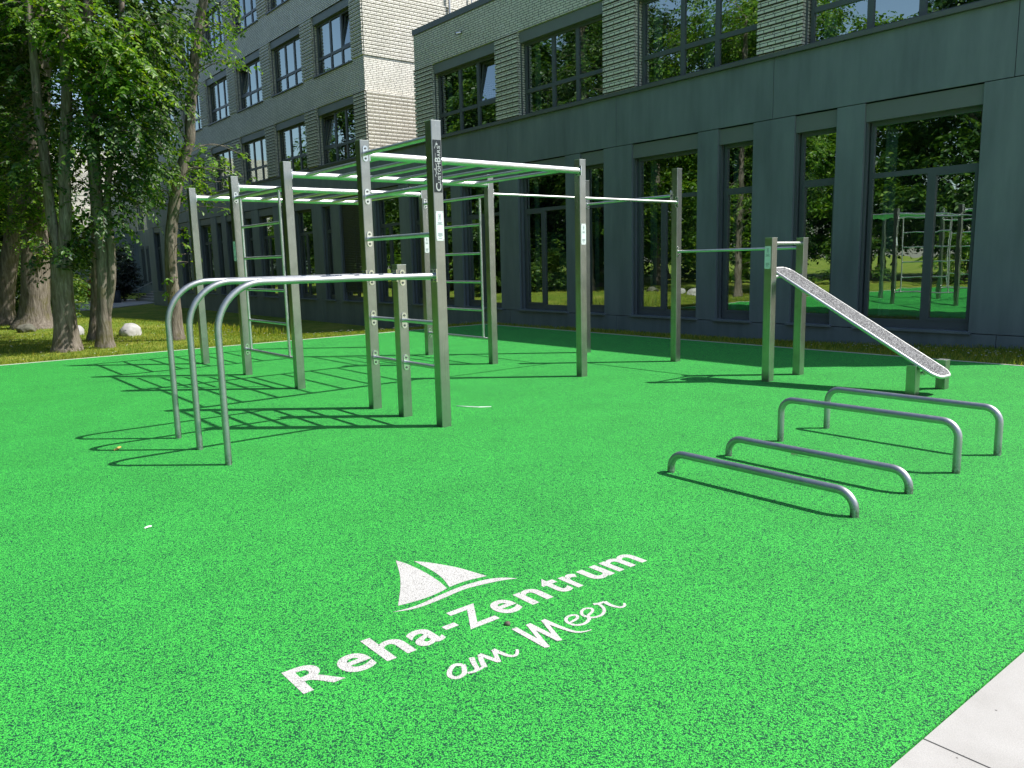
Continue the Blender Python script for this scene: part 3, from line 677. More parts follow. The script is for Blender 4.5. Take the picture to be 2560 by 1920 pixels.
# ------------------------------------------------------------------ buildings
YF = 15.8
PITCH = .139
def ribbed(mb, x0, x1, z0, z1, exl=0.0, exr=0.0, depth=.36):
    """pier on the street front with every pair of courses standing proud"""
    mb.box(x0, x1, YF, YF+depth, z0, z1)
    z = z0
    while z < z1-.05:
        mb.box(x0-exl, x1+exr, YF-.05, YF+.006, z+.036, min(z+PITCH, z1)-.004); z += PITCH
def window(parent, x0, x1, z0, z1, kind, box_h=.36, tilt=None, frame_y=.20, sill=True, boxed=True, blind=False):
    yf = YF+frame_y; w = .075
    zt = z1-box_h
    mb = MB()
    mb.box(x0+.012, x0+.045, YF+.07, YF+.10, z0+.02, zt)                     # blind guide rail
    a0, a1 = x0+.05, x1-.004
    mb.box(a0, a0+w, yf, yf+.075, z0, zt); mb.box(a1-w, a1, yf, yf+.075, z0, zt)
    mb.box(a0+w, a1-w, yf, yf+.075, zt-.085, zt)
    bot = z0+(.16 if kind in 'LND' else .085)
    mb.box(a0+w, a1-w, yf, yf+.075, z0, bot)
    i0, i1 = a0+w, a1-w
    panes = []
    tilt_sash = None
    if kind in 'LD':         # ground floor, wide: top light over two leaves
        tz = 3.08; mx = i0+(i1-i0)*(.57 if kind == 'D' else .43)
        mb.box(i0, i1, yf-.004, yf+.079, tz, tz+.10)
        mb.box(mx-.055, mx+.055, yf-.004, yf+.079, bot, tz)
        for s0, s1 in ((mx+.055, i1),) if kind == 'D' else ((i0, mx-.055),):
            e = .055
            mb.box(s0, s0+e, yf-.012, yf+.06, bot, tz); mb.box(s1-e, s1, yf-.012, yf+.06, bot, tz)
            mb.box(s0+e, s1-e, yf-.012, yf+.06, bot, bot+e); mb.box(s0+e, s1-e, yf-.012, yf+.06, tz-e, tz)
        panes = [(i0, i1, tz+.1, zt-.085), (i0, mx-.055, bot, tz), (mx+.055, i1, bot, tz)]
    elif kind == 'N':        # ground floor, narrow: top light over one leaf
        tz = 3.08; e = .05
        mb.box(i0, i1, yf-.004, yf+.079, tz, tz+.10)
        mb.box(i0, i0+e, yf-.012, yf+.06, bot, tz); mb.box(i1-e, i1, yf-.012, yf+.06, bot, tz)
        mb.box(i0+e, i1-e, yf-.012, yf+.06, bot, bot+e); mb.box(i0+e, i1-e, yf-.012, yf+.06, tz-e, tz)
        panes = [(i0, i1, tz+.1, zt-.085), (i0, i1, bot, tz)]
    else:                    # upper floors: three columns, low lights below
        tz = z0+.66; c1 = i0+(i1-i0)*.36; c2 = i0+(i1-i0)*.66
        for c in (c1, c2): mb.box(c-.065, c+.065, yf, yf+.075, bot, zt-.085)
        cols = [(i0, c1-.065), (c1+.065, c2-.065), (c2+.065, i1)]
        for j, (s0, s1) in enumerate(cols):
            mb.box(s0, s1, yf-.004, yf+.079, tz, tz+.11)
            panes.append((s0, s1, bot, tz))
            if tilt == j: tilt_sash = (s0, s1, tz+.11, zt-.085)
            else: panes.append((s0, s1, tz+.11, zt-.085))
    wd = mb.build('window', M['frame'], parent)
    mb = MB(); yp = yf+.035
    for s0, s1, b0, b1 in panes: mb.add([(s0,yp,b0),(s1,yp,b0),(s1,yp,b1),(s0,yp,b1)], [(0,1,2,3)])
    if tilt_sash:
        s0, s1, b0, b1 = tilt_sash; L = .15
        mb.add([(s0+.05,yp,b0+.05),(s1-.05,yp,b0+.05),(s1-.05,yp+L,b1-.05),(s0+.05,yp+L,b1-.05)], [(0,1,2,3)])
    mb.build('pane', M['glass'], wd)
    if tilt_sash:
        mb = MB(); s0, s1, b0, b1 = tilt_sash
        for u0, u1, v0, v1 in ((s0,s0+.06,b0,b1),(s1-.06,s1,b0,b1),(s0+.06,s1-.06,b0,b0+.06),(s0+.06,s1-.06,b1-.06,b1)):
            g = lambda v: yp-.03+L*(v-b0)/(b1-b0)
            vs = [(u0,g(v0),v0),(u1,g(v0),v0),(u1,g(v0)+.06,v0),(u0,g(v0)+.06,v0),(u0,g(v1),v1),(u1,g(v1),v1),(u1,g(v1)+.06,v1),(u0,g(v1)+.06,v1)]
            mb.add(vs, [(0,3,2,1),(4,5,6,7),(0,1,5,4),(1,2,6,5),(2,3,7,6),(3,0,4,7)])
        mb.build('tilted_sash', M['frame'], wd)
    if boxed:
        mb = MB(); mb.box(x0+.004, x1-.004, YF+.045, YF+.30, zt, z1-.012); mb.build('shutter_box', M['box'], wd)
    if sill:
        mb = MB()
        if kind in 'LND': mb.box(x0-.05, x1+.05, YF-.07, YF+.22, z0-.05, z0-.004)
        else: mb.box(x0-.02, x1+.02, YF-.075, YF+.22, z0-.05, z0-.004)
        mb.build('sill', M['frame'] if kind not in 'LND' else M['panel'], wd)
    if blind:
        mb = MB(); z = z0+.42
        while z < zt-.02:
            mb.add([(x0+.06,YF+.135,z),(x1-.02,YF+.135,z),(x1-.02,YF+.115,z+.058),(x0+.06,YF+.115,z+.058),(x0+.06,YF+.143,z+.002),(x1-.02,YF+.143,z+.002),(x1-.02,YF+.123,z+.062),(x0+.06,YF+.123,z+.062)],
                   [(0,1,2,3),(7,6,5,4),(0,4,5,1),(2,6,7,3),(0,3,7,4),(1,5,6,2)]); z += .072
        mb.box(x0+.06, x1-.02, YF+.11, YF+.15, z0+.36, z0+.41)
        xm = (x0+x1)/2; mb.box(xm-.012, xm+.012, YF+.100, YF+.108, z0+.41, zt)
        mb.build('venetian_blind', M['blind'], wd)
    return wd
def ground_floor(parent, X0, X1, openings, joints, pjoints):
    """dark panel ground floor: plinth, pillars between the openings, tall band above"""
    mb = MB()
    e = [X0]+pjoints+[X1]
    for a, b in zip(e, e[1:]): mb.box(a+.006, b-.006, YF, YF+.05, -1.6, .055)
    e = [X0]+joints+[X1]
    for a, b in zip(e, e[1:]): mb.box(a+.006, b-.006, YF-.004, YF+.05, 4.56, 5.83)
    xs_ = X0
    for a, b, k in openings+[(X1, X1, '')]:
        if a-xs_ > .02: mb.box(xs_, a, YF+.004, YF+.36, .07, 4.545)
        xs_ = b
    mb.build('cladding_panel', M['panel'], parent)
    mb = MB()
    mb.box(X0+.01, X1-.01, YF+.05, YF+.33, -1.6, .02); mb.box(X0+.01, X1-.01, YF+.05, YF+.33, 4.575, 5.82)
    mb.build('backing_wall', M['dark'], parent)
def interior(parent, X0, X1, z0, z1, cuts, depth=4.2):
    mb = MB()
    mb.box(X0, X1, YF+depth, YF+depth+.1, z0, z1); mb.box(X0, X1, YF+.37, YF+depth, z0-.1, z0)
    mb.box(X0, X1, YF+.37, YF+depth, z1-.42, z1-.32)
    for c in cuts: mb.box(c-.06, c+.06, YF+.37, YF+depth, z0, z1-.45)
    mb.build('interior_wall', M['interior'], parent)
def curtains(parent, spec):
    mb = MB()
    for x0, x1, z0, z1 in spec:
        n = max(4, int((x1-x0)/.05)); vs = []
        for i in range(n+1):
            y = YF+.50+.025*math.sin(i*2.1)
            vs += [(x0+(x1-x0)*i/n, y, z0), (x0+(x1-x0)*i/n, y, z1)]
        mb.add(vs, [(2*i,2*i+2,2*i+3,2*i+1) for i in range(n)])
    mb.build('curtain', M['curtain'], parent)

# --- low wing on the right
wing = empty('clinic_wing', (-13, YF, -.4), 'two-storey clinic wing with cream brick above a dark panelled ground floor', 'building')
BX0, BX1 = -24.86, -1.0
opB = [(-28.26,-26.37,'L'),(-25.64,-24.72,'N'),(-23.85,-22.9,'N'),(-22.32,-20.2,'L'),(-19.25,-17.08,'L'),(-16.48,-15.55,'N'),(-14.52,-12.39,'L'),(-11.80,-10.84,'N'),(-9.81,-8.85,'N'),(-8.26,-6.08,'D'),(-4.6,-2.6,'L')]
ground_floor(wing, -28.5, BX1, opB, [-24.35,-19.71,-15.07,-10.35,-5.6], [-24.4,-19.77,-15.09,-10.35,-5.6])
for a, b, k in opB: window(wing, a, b, .10, 4.545, k)
upB = [(-23.75,-20.18),(-19.08,-15.51),(-14.39,-10.77),(-9.68,-6.1),(-4.98,-1.9)]
mb = MB()
e = BX0
for i, (a, b) in enumerate(upB+[(BX1, BX1)]):
    ribbed(mb, e, a, 5.935, 8.37, .02 if i == 0 else 0, .02 if i == len(upB) else 0); e = b
mb.box(BX0, BX1, YF-.006, YF+.36, 8.37, 9.53)
mb.box(BX0, BX0+.3, YF+.37, 27, 5.935, 9.53); mb.box(BX1-.3, BX1, YF+.37, 27, -1, 9.53); mb.box(BX0+.3, BX1-.3, 26.7, 27, -1, 9.53)
mb.build('brick_wall', M['brick'], wing)
for i, (a, b) in enumerate(upB): window(wing, a, b, 5.935, 8.37, 'U', .33, tilt=2 if i == 0 else None, sill=False)
mb = MB(); mb.box(-28.5, BX1, YF-.085, YF+.20, 5.835, 5.925); mb.build('continuous_sill', M['cap'], wing)
mb = MB()
mb.box(BX0-.035, BX1+.03, YF-.04, YF+.40, 9.535, 9.72); mb.box(BX0-.035, BX0+.35, YF+.40, 27.03, 9.535, 9.72); mb.box(BX1-.35, BX1+.03, YF+.40, 27.03, 9.535, 9.72)
mb.build('parapet_coping', M['cap'], wing)
mb = MB(); mb.box(BX0+.3, BX1-.3, YF+.36, 26.7, 9.2, 9.4); mb.box(-28.5, BX0, YF+.37, 27, 5.5, 5.8); mb.build('roof', M['dark'], wing)
mb = MB(); mb.box(-28.49, BX0-.01, YF-.02, YF+.30, 5.935, 5.985); mb.build('terrace_coping', M['cap'], wing)
interior(wing, -28.4, BX1-.31, .05, 4.9, [-26.05,-24.2,-19.7,-16.8,-12.1,-10.3,-5.3])
interior(wing, BX0+.31, BX1-.31, 5.85, 8.75, [-19.63,-14.95,-10.2,-5.5])
curtains(wing, [(-8.05,-7.82,.3,4.1),(-14.3,-14.05,.3,4.1),(-11.7,-11.58,.3,4.1),(-19.05,-18.8,.3,4.1),(-16.4,-16.25,.3,4.1),(-22.1,-21.8,.3,4.1),(-25.5,-25.3,.3,4.1),(-23.6,-23.3,6,8.2),(-18.9,-18.6,6,8.2),(-17.0,-16.7,6,8.2),(-14.2,-13.9,6,8.2),(-12.6,-12.3,6,8.2),(-9.5,-9.2,6,8.2)])
# --- tall block on the left
tall = empty('clinic_block', (-45, YF, -.9), 'tall cream brick clinic block with a bright sunlit end wall and rows of windows', 'building')
AX0, AX1 = -61.6, -28.5
opA = [(-60.2,-58.6,'L'),(-56.9,-55.9,'N'),(-54.1,-52.2,'L'),(-51.5,-50.6,'N'),(-49.85,-47.85,'L'),(-46.95,-46.05,'N'),(-45.3,-44.4,'N'),(-42.4,-41.4,'N'),(-40.45,-38.5,'L'),(-37.5,-36.6,'N'),(-35.98,-34.05,'L'),(-33.05,-32.15,'N'),(-31.36,-29.0,'B')]
ground_floor(tall, AX0, AX1, opA, [-58.6,-54,-49.4,-44.8,-40.2,-35.6,-31.0], [-58,-53,-48,-43,-38.3,-33.2])
for a, b, k in opA: window(tall, a, b, .10, 4.545, 'L' if k == 'B' else k, blind=(k == 'B'), boxed=(k != 'B'))
mb = MB()
rows = [5.935, 9.65, 13.36]
cols = [(-32.92-4.62*k, -29.44-4.62*k) for k in range(7)][::-1]
for z0 in rows:
    e = AX0
    for i, (a, b) in enumerate(cols+[(AX1, AX1)]):
        ribbed(mb, e, a, z0, z0+2.435, .02 if i == 0 else 0, .02 if i == len(cols) else 0); e = b
for z0, z1 in ((8.37, 9.65), (12.085, 13.36), (15.795, 17.1)): mb.box(AX0, AX1, YF-.006, YF+.36, z0, z1)
# sunlit end wall: ribbed zones alternating with flush brick
mb.box(AX1-.3, AX1, YF+.36, 30, 5.6, 17.1)
for z0, z1 in ((5.85, 8.37), (9.65, 12.085), (13.36, 15.795)):
    z = z0
    while z < z1-.05: mb.box(AX1-.004, AX1+.05, YF+.012, 30.01, z+.034, min(z+PITCH, z1)-.004); z += PITCH
mb.box(AX0, AX0+.3, YF+.36, 30, -1.2, 17.1); mb.box(AX0+.3, AX1-.3, 29.7, 30, -1.2, 17.1)
mb.build('brick_wall', M['brick'], tall)
for r_, z0 in enumerate(rows):
    for i, (a, b) in enumerate(cols):
        t = {(0,6):0,(0,5):None,(1,6):2,(1,4):0,(2,6):0}.get((r_, i))
        window(tall, a, b, z0, z0+2.435, 'U', .33, tilt=t)
mb = MB(); mb.box(AX0-.03, AX1+.04, YF-.04, YF+.4, 17.105, 17.28); mb.box(AX1-.35, AX1+.04, YF+.4, 30.03, 17.105, 17.28); mb.build('parapet_coping', M['cap'], tall)
mb = MB(); mb.box(AX0+.3, AX1-.3, YF+.36, 29.7, 16.7, 16.9); mb.build('roof', M['dark'], tall)
mb = MB(); mb.box(AX0-.005, AX1-.005, YF-.045, YF+.20, 5.835, 5.88); mb.build('band_ledge', M['cap'], tall)
interior(tall, AX0+.31, AX1-.31, .05, 4.9, [-57.8,-54.8,-50.2,-46.5,-43.5,-38.1,-33.6])
for z0 in rows: interior(tall, AX0+.31, AX1-.31, z0-.05, z0+2.85, [c[0]-.55 for c in cols])
curtains(tall, [(a+.3, a+1.2, z0+.1, z0+2.1) for (a, b), z0 in zip(cols*3, [rows[0]]*7+[rows[1]]*7+[rows[2]]*7) if (int(-a*10)+int(z0)) % 3])
mb = MB()
mb.tube([(AX1+.13, 19.85, 9.5), (AX1+.13, 19.85, 17.0)], .045, 10); mb.tube([(AX1+.13, 21.0, 9.5), (AX1+.13, 21.0, 17.0)], .03, 10)
for z in (11, 13, 15): mb.box(AX1+.02, AX1+.10, 19.83, 19.87, z, z+.04); mb.box(AX1+.02, AX1+.11, 20.99, 21.01, z, z+.04)
mb.build('downpipe', M['galv'], tall, smooth=True, angle=40)
# --- far wing beyond the trees
far = empty('far_wing', (-80, 20, -.9), 'distant cream brick wing with a dark base seen between the tree trunks', 'building')
FY = 23.5; FX = -96
mb = MB()
mb.box(FX+.002, -61.9, FY, FY+.3, 5.9, 14.5); mb.box(FX-.3, FX, -14, FY+.3, 5.86, 14.5); mb.box(FX-12, FX-.3, -14, -13.7, 5.9, 14.5); mb.box(FX-12, -61.9, FY+8, FY+8.3, -1, 14.5)
for z0, z1 in ((5.95, 8.37), (9.65, 12.08)):
    z = z0
    while z < z1-.05: mb.box(FX-.004, FX+.05, -14, FY-.03, z+.036, min(z+PITCH, z1)-.004); z += PITCH
mb.build('brick_wall', M['brick'], far)
mb = MB(); mb.box(FX+.035, -61.9, FY-.03, FY+.25, -1.5, 5.895); mb.box(FX-.25, FX+.03, -14, FY+.2, -1.5, 5.85); mb.build('cladding_panel', M['panel'], far)
mb = MB(); mb.box(FX-11.9, FX-.31, -13.6, FY+7.9, 14.2, 14.45); mb.box(FX-.3, -61.9, FY+.31, FY+7.9, 14.2, 14.45); mb.build('roof', M['dark'], far)
def far_window(x0, x1, z0, z1):
    mb = MB()
    for a0, a1, b0, b1 in ((x0,x0+.1,z0,z1),(x1-.1,x1,z0,z1),(x0+.1,x1-.1,z0,z0+.1),(x0+.1,x1-.1,z1-.3,z1),((x0+x1)/2-.06,(x0+x1)/2+.06,z0+.1,z1-.3)): mb.box(a0, a1, FY-.10, FY-.035, b0, b1)
    w = mb.build('window', M['frame'], far)
    mb = MB(); mb.add([(x0+.1,FY-.05,z0+.1),(x1-.1,FY-.05,z0+.1),(x1-.1,FY-.05,z1-.3),(x0+.1,FY-.05,z1-.3)], [(0,1,2,3)]); mb.build('pane', M['glass'], wd_ := w)
for k in range(6):
    x = FX+1.2+k*4.6
    far_window(x, x+1.9, 6.0, 8.6); far_window(x, x+1.9, 9.7, 12.2); far_window(x+.2, x+1.3, 0, 4.2); far_window(x+2.2, x+3.1, 0, 4.2)

# --- fittings and things inside the windows
cam_ = empty('security_camera', (-21.94, YF-.01, 8.99), 'small security camera on the cream brick above the wing windows', 'camera')
mb = MB(); mb.box(-21.98, -21.90, YF-.03, YF-.008, 8.95, 9.03); mb.build('mount', M['cap'], cam_)
mb = MB(); mb.tube([(-21.94, YF-.03, 8.99), (-21.98, YF-.09, 8.97), (-22.03, YF-.17, 8.95)], [.025,.042,.042], 12); mb.build('housing', M['bright'], cam_, smooth=True, angle=40)
mb = MB(); mb.tube([(-22.03, YF-.17, 8.95), (-22.04, YF-.187, 8.945)], .036, 12); mb.build('lens', M['screen'], cam_)
mon = empty('computer_monitor', (-13.4, YF+.75, 5.95), 'black computer monitor standing behind the wide upper window', 'monitor')
mb = MB(); mb.box(-13.62, -13.12, YF+.70, YF+.74, 6.12, 6.50); mb.build('screen', M['screen'], mon)
mb = MB(); mb.box(-13.40, -13.34, YF+.75, YF+.78, 5.97, 6.14); mb.box(-13.50, -13.24, YF+.66, YF+.86, 5.95, 5.97); mb.build('stand', M['screen'], mon)
k = 0
for (x, z, m, lab) in [(-18.95,.05,'teal','pale plastic storage box at the bottom of the left stack behind the window'),(-18.95,.66,'teal','pale plastic storage box in the middle of the left stack behind the window'),(-18.95,1.27,'amber','brown box in the left stack behind the tall window'),
        (-18.95,1.88,'teal','pale plastic storage box on top of the left stack behind the window'),(-18.05,.05,'teal','pale plastic storage box at the bottom of the right stack behind the window'),(-18.05,.66,'teal','pale plastic storage box in the middle of the right stack behind the window'),(-18.05,1.27,'teal','pale plastic storage box on top of the right stack behind the window')]:
    t = empty('storage_box', (x+.35, YF+.95, z), lab, 'box', 'storage boxes stacked behind the tall window')
    mb = MB(); mb.box(x, x+.78, YF+.60, YF+1.3, z, z+.52); mb.build('tub', M[m], t)
    mb = MB(); mb.box(x-.015, x+.795, YF+.585, YF+1.315, z+.52, z+.575); mb.build('lid', M[m], t)

# --- path, steps, rail and bin by the far corner
mb = MB()
pp = [(-52,7.6),(-57.2,9.73),(-58.65,12.15),(-64.4,16.65),(-75,17.6),(-75,14.2),(-70,11.9),(-66,8.5),(-62,7.0)]
mb.prism(pp, -1.1, -.885)
tag(mb.build('path', M['path']), kind='structure')
mb = MB()
for k in range(5): mb.box(-71.5, -63.6, 16.9+.42*k, 20.2, -1.0+.17*k-.05, -.86+.17*(k+1))
tag(mb.build('steps', M['path']), 'short flight of grey concrete steps at the far corner of the tall block', 'steps')
hr = empty('handrail', (-68.5, 17, -.9), 'thin steel handrail beside the grey concrete steps', 'handrail')
mb = MB(); mb.tube([(-68.95,16.3,.0),(-68.0,17.55,.70),(-66.6,19.3,1.3)], .035, 8); mb.build('rail', M['galv'], hr)
for p in [(-68.8,16.5,.1),(-67.9,17.7,.75),(-67.0,18.85,1.15)]:
    mb = MB(); mb.tube([(p[0],p[1],-.95),p], .025, 8); mb.build('baluster', M['galv'], hr)
lb = empty('litter_bin', (-68, 14.7, -.9), 'dark blue-grey cylindrical litter bin by the grey path', 'bin')
mb = MB(); mb.tube([(-68,14.7,-.9),(-68,14.7,-.86),(-68,14.7,-.05),(-68,14.7,-.02)], [.27,.29,.30,.28], 16); mb.build('drum', M['bin'], lb, smooth=True, angle=40)
mb = MB(); mb.tube([(-68,14.7,-.02),(-68,14.7,.03),(-68,14.7,.06)], [.31,.31,.2], 16); mb.build('lid', M['bin'], lb, smooth=True, angle=40)

# --- boulders
def boulder(x, y, r, h, lab, seed, m='stone'):
    bm = bmesh.new(); bmesh.ops.create_icosphere(bm, subdivisions=4, radius=1)
    rg = np.random.RandomState(seed); dirs = rg.normal(size=(14, 3)); dirs /= np.linalg.norm(dirs, axis=1)[:, None]; am = rg.uniform(.72, 1.02, 14)
    for v in bm.verts:
        d = np.array(v.co); d /= np.linalg.norm(d)
        s = min(1.0, min(am[i]/max(.25, d@dirs[i]) if d@dirs[i] > .25 else 9 for i in range(14)))
        s *= 1+.03*math.sin(9*d[0]+4*d[1])*math.sin(7*d[2]+5*d[1])+rg.uniform(-.006,.006)
        v.co = Vector((d[0]*s*r, d[1]*s*r*.8, d[2]*s*h))
    me = bpy.data.meshes.new('boulder'); bm.to_mesh(me); bm.free()
    me.polygons.foreach_set('use_smooth', [True]*len(me.polygons)); me.materials.append(M[m])
    o = bpy.data.objects.new('boulder', me); COL.objects.link(o); o.location = (x, y, terrain(x, y)+h*.28)
    tag(o, lab, 'boulder', 'boulders on the lawn')
boulder(-21.4, 4.85, .37, .24, 'largest pale granite boulder, alone on the sunlit lawn', 3)
boulder(-22.9, 3.92, .24, .20, 'small pale boulder half hidden behind the thick front tree trunk', 5)
boulder(-25.3, 3.10, .30, .19, 'small mossy boulder, shade put into its colour, at the foot of the mossy tree', 8, 'stone_dark')
# ------------------------------------------------------------------ vegetation
def leaves_mesh(name, m, P, D, Nn, Ls, Ws, parent, loc=(0,0,0), kind=None):
    """P base points, D growth directions, Nn leaf normals (arrays); every leaf is a small folded blade"""
    P = np.asarray(P, float)-np.asarray(loc); D = np.asarray(D, float); Nn = np.asarray(Nn, float)
    Ls = np.asarray(Ls, float)[:, None]; Ws = np.asarray(Ws, float)[:, None]
    D = D/(np.linalg.norm(D, axis=1)[:, None]+1e-9)
    Sd = np.cross(D, Nn); Sd /= (np.linalg.norm(Sd, axis=1)[:, None]+1e-9); Nn = np.cross(Sd, D)
    n = len(P)
    V = np.empty((n, 6, 3))
    V[:,0] = P; V[:,1] = P+D*Ls*.32+Sd*Ws*.5+Nn*Ws*.14; V[:,2] = P+D*Ls*.70+Sd*Ws*.40+Nn*Ws*.10
    V[:,3] = P+D*Ls-Nn*Ls*.08; V[:,4] = P+D*Ls*.70-Sd*Ws*.40+Nn*Ws*.10; V[:,5] = P+D*Ls*.32-Sd*Ws*.5+Nn*Ws*.14
    F = np.array([[0,1,2,3],[0,3,4,5]])[None]+6*np.arange(n)[:, None, None]
    me = bpy.data.meshes.new(name)
    me.vertices.add(n*6); me.vertices.foreach_set('co', V.reshape(-1))
    me.loops.add(n*8); me.loops.foreach_set('vertex_index', F.reshape(-1).astype(np.int32))
    me.polygons.add(n*2); me.polygons.foreach_set('loop_start', np.arange(0, n*8, 4, dtype=np.int32))
    me.materials.append(m); me.update(calc_edges=True); me.validate()
    o = bpy.data.objects.new(name, me); COL.objects.link(o)
    if parent is not None: o.parent = parent
    return o

def sprays(clumps, seed, twigs=9, leaf=.085, dens=1.0, droop=.35, out=None, twig_mb=None, step=.05):
    """drooping twigs with leaves set alternately along them, grown round each clump centre"""
    rg = np.random.RandomState(seed)
    P, D, N_, L, W = [], [], [], [], []
    for (cx, cy, cz, r) in clumps:
        c = np.array((cx, cy, cz))
        nt = max(3, int(twigs*dens*(r/.5)**1.6))
        for _ in range(nt):
            st = c+rg.normal(size=3)*r*np.array((.40,.40,.34))
            a = rg.uniform(0, 2*math.pi)
            d = np.array((math.cos(a), math.sin(a), rg.uniform(-.25,.35)))
            if out is not None:
                o = st-np.asarray(out); o[2] = 0; d = d*.7+o/(np.linalg.norm(o)+.01)*.6
            d /= np.linalg.norm(d)
            ln = r*rg.uniform(.6, 1.5); k = max(3, int(ln/step))
            up = np.array((rg.uniform(-.3,.3), rg.uniform(-.3,.3), 1.0)); pos = st.copy(); path = [pos.copy()]
            for i in range(k):
                t = i/k; d = d+np.array((0,0,-droop*2.2*step/max(r,.2))); d /= np.linalg.norm(d)
                pos = pos+d*step+rg.normal(size=3)*step*.12; path.append(pos.copy())
                side = np.cross(d, up); side /= np.linalg.norm(side)+1e-9
                sg = 1 if i % 2 else -1
                ld = d*.62+side*sg*.8+np.array((0,0,-.18))+rg.normal(size=3)*.18
                nn = np.cross(side, d); nn = nn*np.sign(nn[2] if abs(nn[2]) > 1e-6 else 1)+rg.normal(size=3)*.32
                s = leaf*rg.uniform(.65, 1.2)*(1-.35*t*t)
                P.append(pos); D.append(ld); N_.append(nn); L.append(s); W.append(s*rg.uniform(.5,.68))
            if twig_mb is not None and rg.rand() < .5:
                twig_mb.tube([tuple(p) for p in path[::max(1, k//4)]], .0035, 3, caps=False)
    return P, D, N_, L, W

def trunk_mesh(mb, pts, r0, r1, flare=0.0, seed=1, n=18):
    """tapered bark-covered stem following its measured line, with root flare at the foot"""
    P = [np.array(p, float) for p in pts]
    dense = catmull(P, 6); dense = [p for i, p in enumerate(dense)]
    k = len(dense); z0 = dense[0][2]; rr = []
    zt = dense[-1][2]
    for p in dense:
        t = (p[2]-z0)/max(.1, zt-z0); r = r0+(r1-r0)*t**.8
        if flare: r *= 1+flare*math.exp(-(p[2]-z0)/.22)
        rr.append(r)
    if flare: dense[0] = dense[0]-np.array((0,0,.15))
    mb.tube([tuple(p) for p in dense], rr, n, rough=.085, seed=seed)
def limb(mb, a, b, r0, r1, sag=.2, seed=0, n=7):
    rg = np.random.RandomState(seed); a = np.array(a, float); b = np.array(b, float)
    m = (a+b)/2+np.array((0,0,sag))+rg.normal(size=3)*.08*np.linalg.norm(b-a)
    q = catmull([a, m, b], 5); k = len(q)
    mb.tube([tuple(p) for p in q], [r0+(r1-r0)*i/(k-1) for i in range(k)], n, rough=.05, seed=seed)

def nearest(pts, c):
    return min(pts, key=lambda p: (p[0]-c[0])**2+(p[1]-c[1])**2+(max(0, p[2]-c[2]+.2)*2)**2+((p[2]-c[2])*.5)**2)
def near_tree(lab, stems, spray_sets, base, seed, group='trees at the edge of the lawn', upper=()):
    """stems: list of (points, r0, r1, flare); spray_sets: list of (clumps, material, kwargs)"""
    t = empty('tree', (base[0], base[1], terrain(base[0], base[1])), lab, 'tree', group)
    mb = MB()
    allp = []
    for i, (pts, r0, r1, fl) in enumerate(stems):
        trunk_mesh(mb, pts, r0, r1, fl, seed+i); allp += [tuple(p) for p in catmull([np.array(q) for q in pts], 5)]
    tw_ = MB()
    for j, (cl, m, kw) in enumerate(spray_sets):
        for i, c in enumerate(cl):
            a = nearest(allp, c)
            if i % 2 == 0 or c[3] < .35: limb(mb, a, c[:3], .022 if c[3] > .3 else .010, .006, .12, seed+i+31*j, 6)
        o = sprays(cl, seed+j, out=(base[0], base[1], 0), twig_mb=tw_, **kw)
        leaves_mesh('crown', M[m], *o, t, t.location)
    mb.add(tw_.v, tw_.f)
    mb.build('trunk', M['bark'], t, smooth=True)
    return t
def crown_top(x, y, z0, z1, r, n, seed):
    rg = np.random.RandomState(seed); out = []
    for _ in range(n):
        a = rg.uniform(0, 6.28); q = r*math.sqrt(rg.uniform(.05, 1)); out.append((x+q*math.cos(a), y+q*math.sin(a), rg.uniform(z0, z1), rg.uniform(.6, .95)))
    return out
K1 = dict(twigs=19, leaf=.125, droop=.5); KD = dict(twigs=26, leaf=.115); KT = dict(twigs=20, leaf=.17, step=.10)
near_tree('forked tree with sunlit drooping leaves and a thick straight foot on the lawn',
    [(TRUNK['T3'], .215, .20, .55), (TRUNK['T3L'], .110, .05, 0), (TRUNK['T3R'], .125, .07, 0)],
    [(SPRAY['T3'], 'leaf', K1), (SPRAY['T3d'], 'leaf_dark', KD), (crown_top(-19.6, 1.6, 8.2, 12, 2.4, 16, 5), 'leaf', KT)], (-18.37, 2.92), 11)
near_tree('twin-stemmed tree with dense dark hanging foliage left of the big pale boulder',
    [(TRUNK['T4'], .145, .08, .5), (TRUNK['T4c'], .09, .05, 0)],
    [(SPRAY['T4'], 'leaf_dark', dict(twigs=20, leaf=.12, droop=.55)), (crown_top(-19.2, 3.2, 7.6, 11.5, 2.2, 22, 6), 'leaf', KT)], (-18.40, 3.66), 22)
near_tree('slim bent tree standing nearest the climbing frame, leafy shoots growing on its stem',
    [(TRUNK['T5'], .148, .075, .45)],
    [(SPRAY['T5'], 'leaf', dict(twigs=11, leaf=.11, droop=.5)), (crown_top(-18.6, 6.0, 8.4, 12, 2.0, 14, 7), 'leaf', KT)], (-18.94, 5.27), 33)
near_tree('thin dark trunk standing just behind the twin-stemmed tree', [(TRUNK['T4b']+[(-20.45,4.2,4.5),(-20.4,4.3,7.5)], .15, .07, .4)],
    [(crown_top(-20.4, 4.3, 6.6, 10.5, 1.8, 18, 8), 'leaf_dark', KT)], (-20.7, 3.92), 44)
near_tree('very thick mossy tree trunk with flared roots on the lawn', [(TRUNK['T2'], .40, .20, .75)],
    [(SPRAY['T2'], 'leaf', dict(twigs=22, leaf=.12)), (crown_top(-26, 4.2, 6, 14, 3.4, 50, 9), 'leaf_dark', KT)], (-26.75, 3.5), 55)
near_tree('leaning pale tree trunk at the left end of the lawn', [(TRUNK['T1'], .27, .14, .7)],
    [(SPRAY['T1'], 'leaf', dict(twigs=22, leaf=.12)), (crown_top(-28.6, 4.2, 5.6, 14, 3.2, 48, 10), 'leaf_dark', KT)], (-29.6, 3.07), 66)

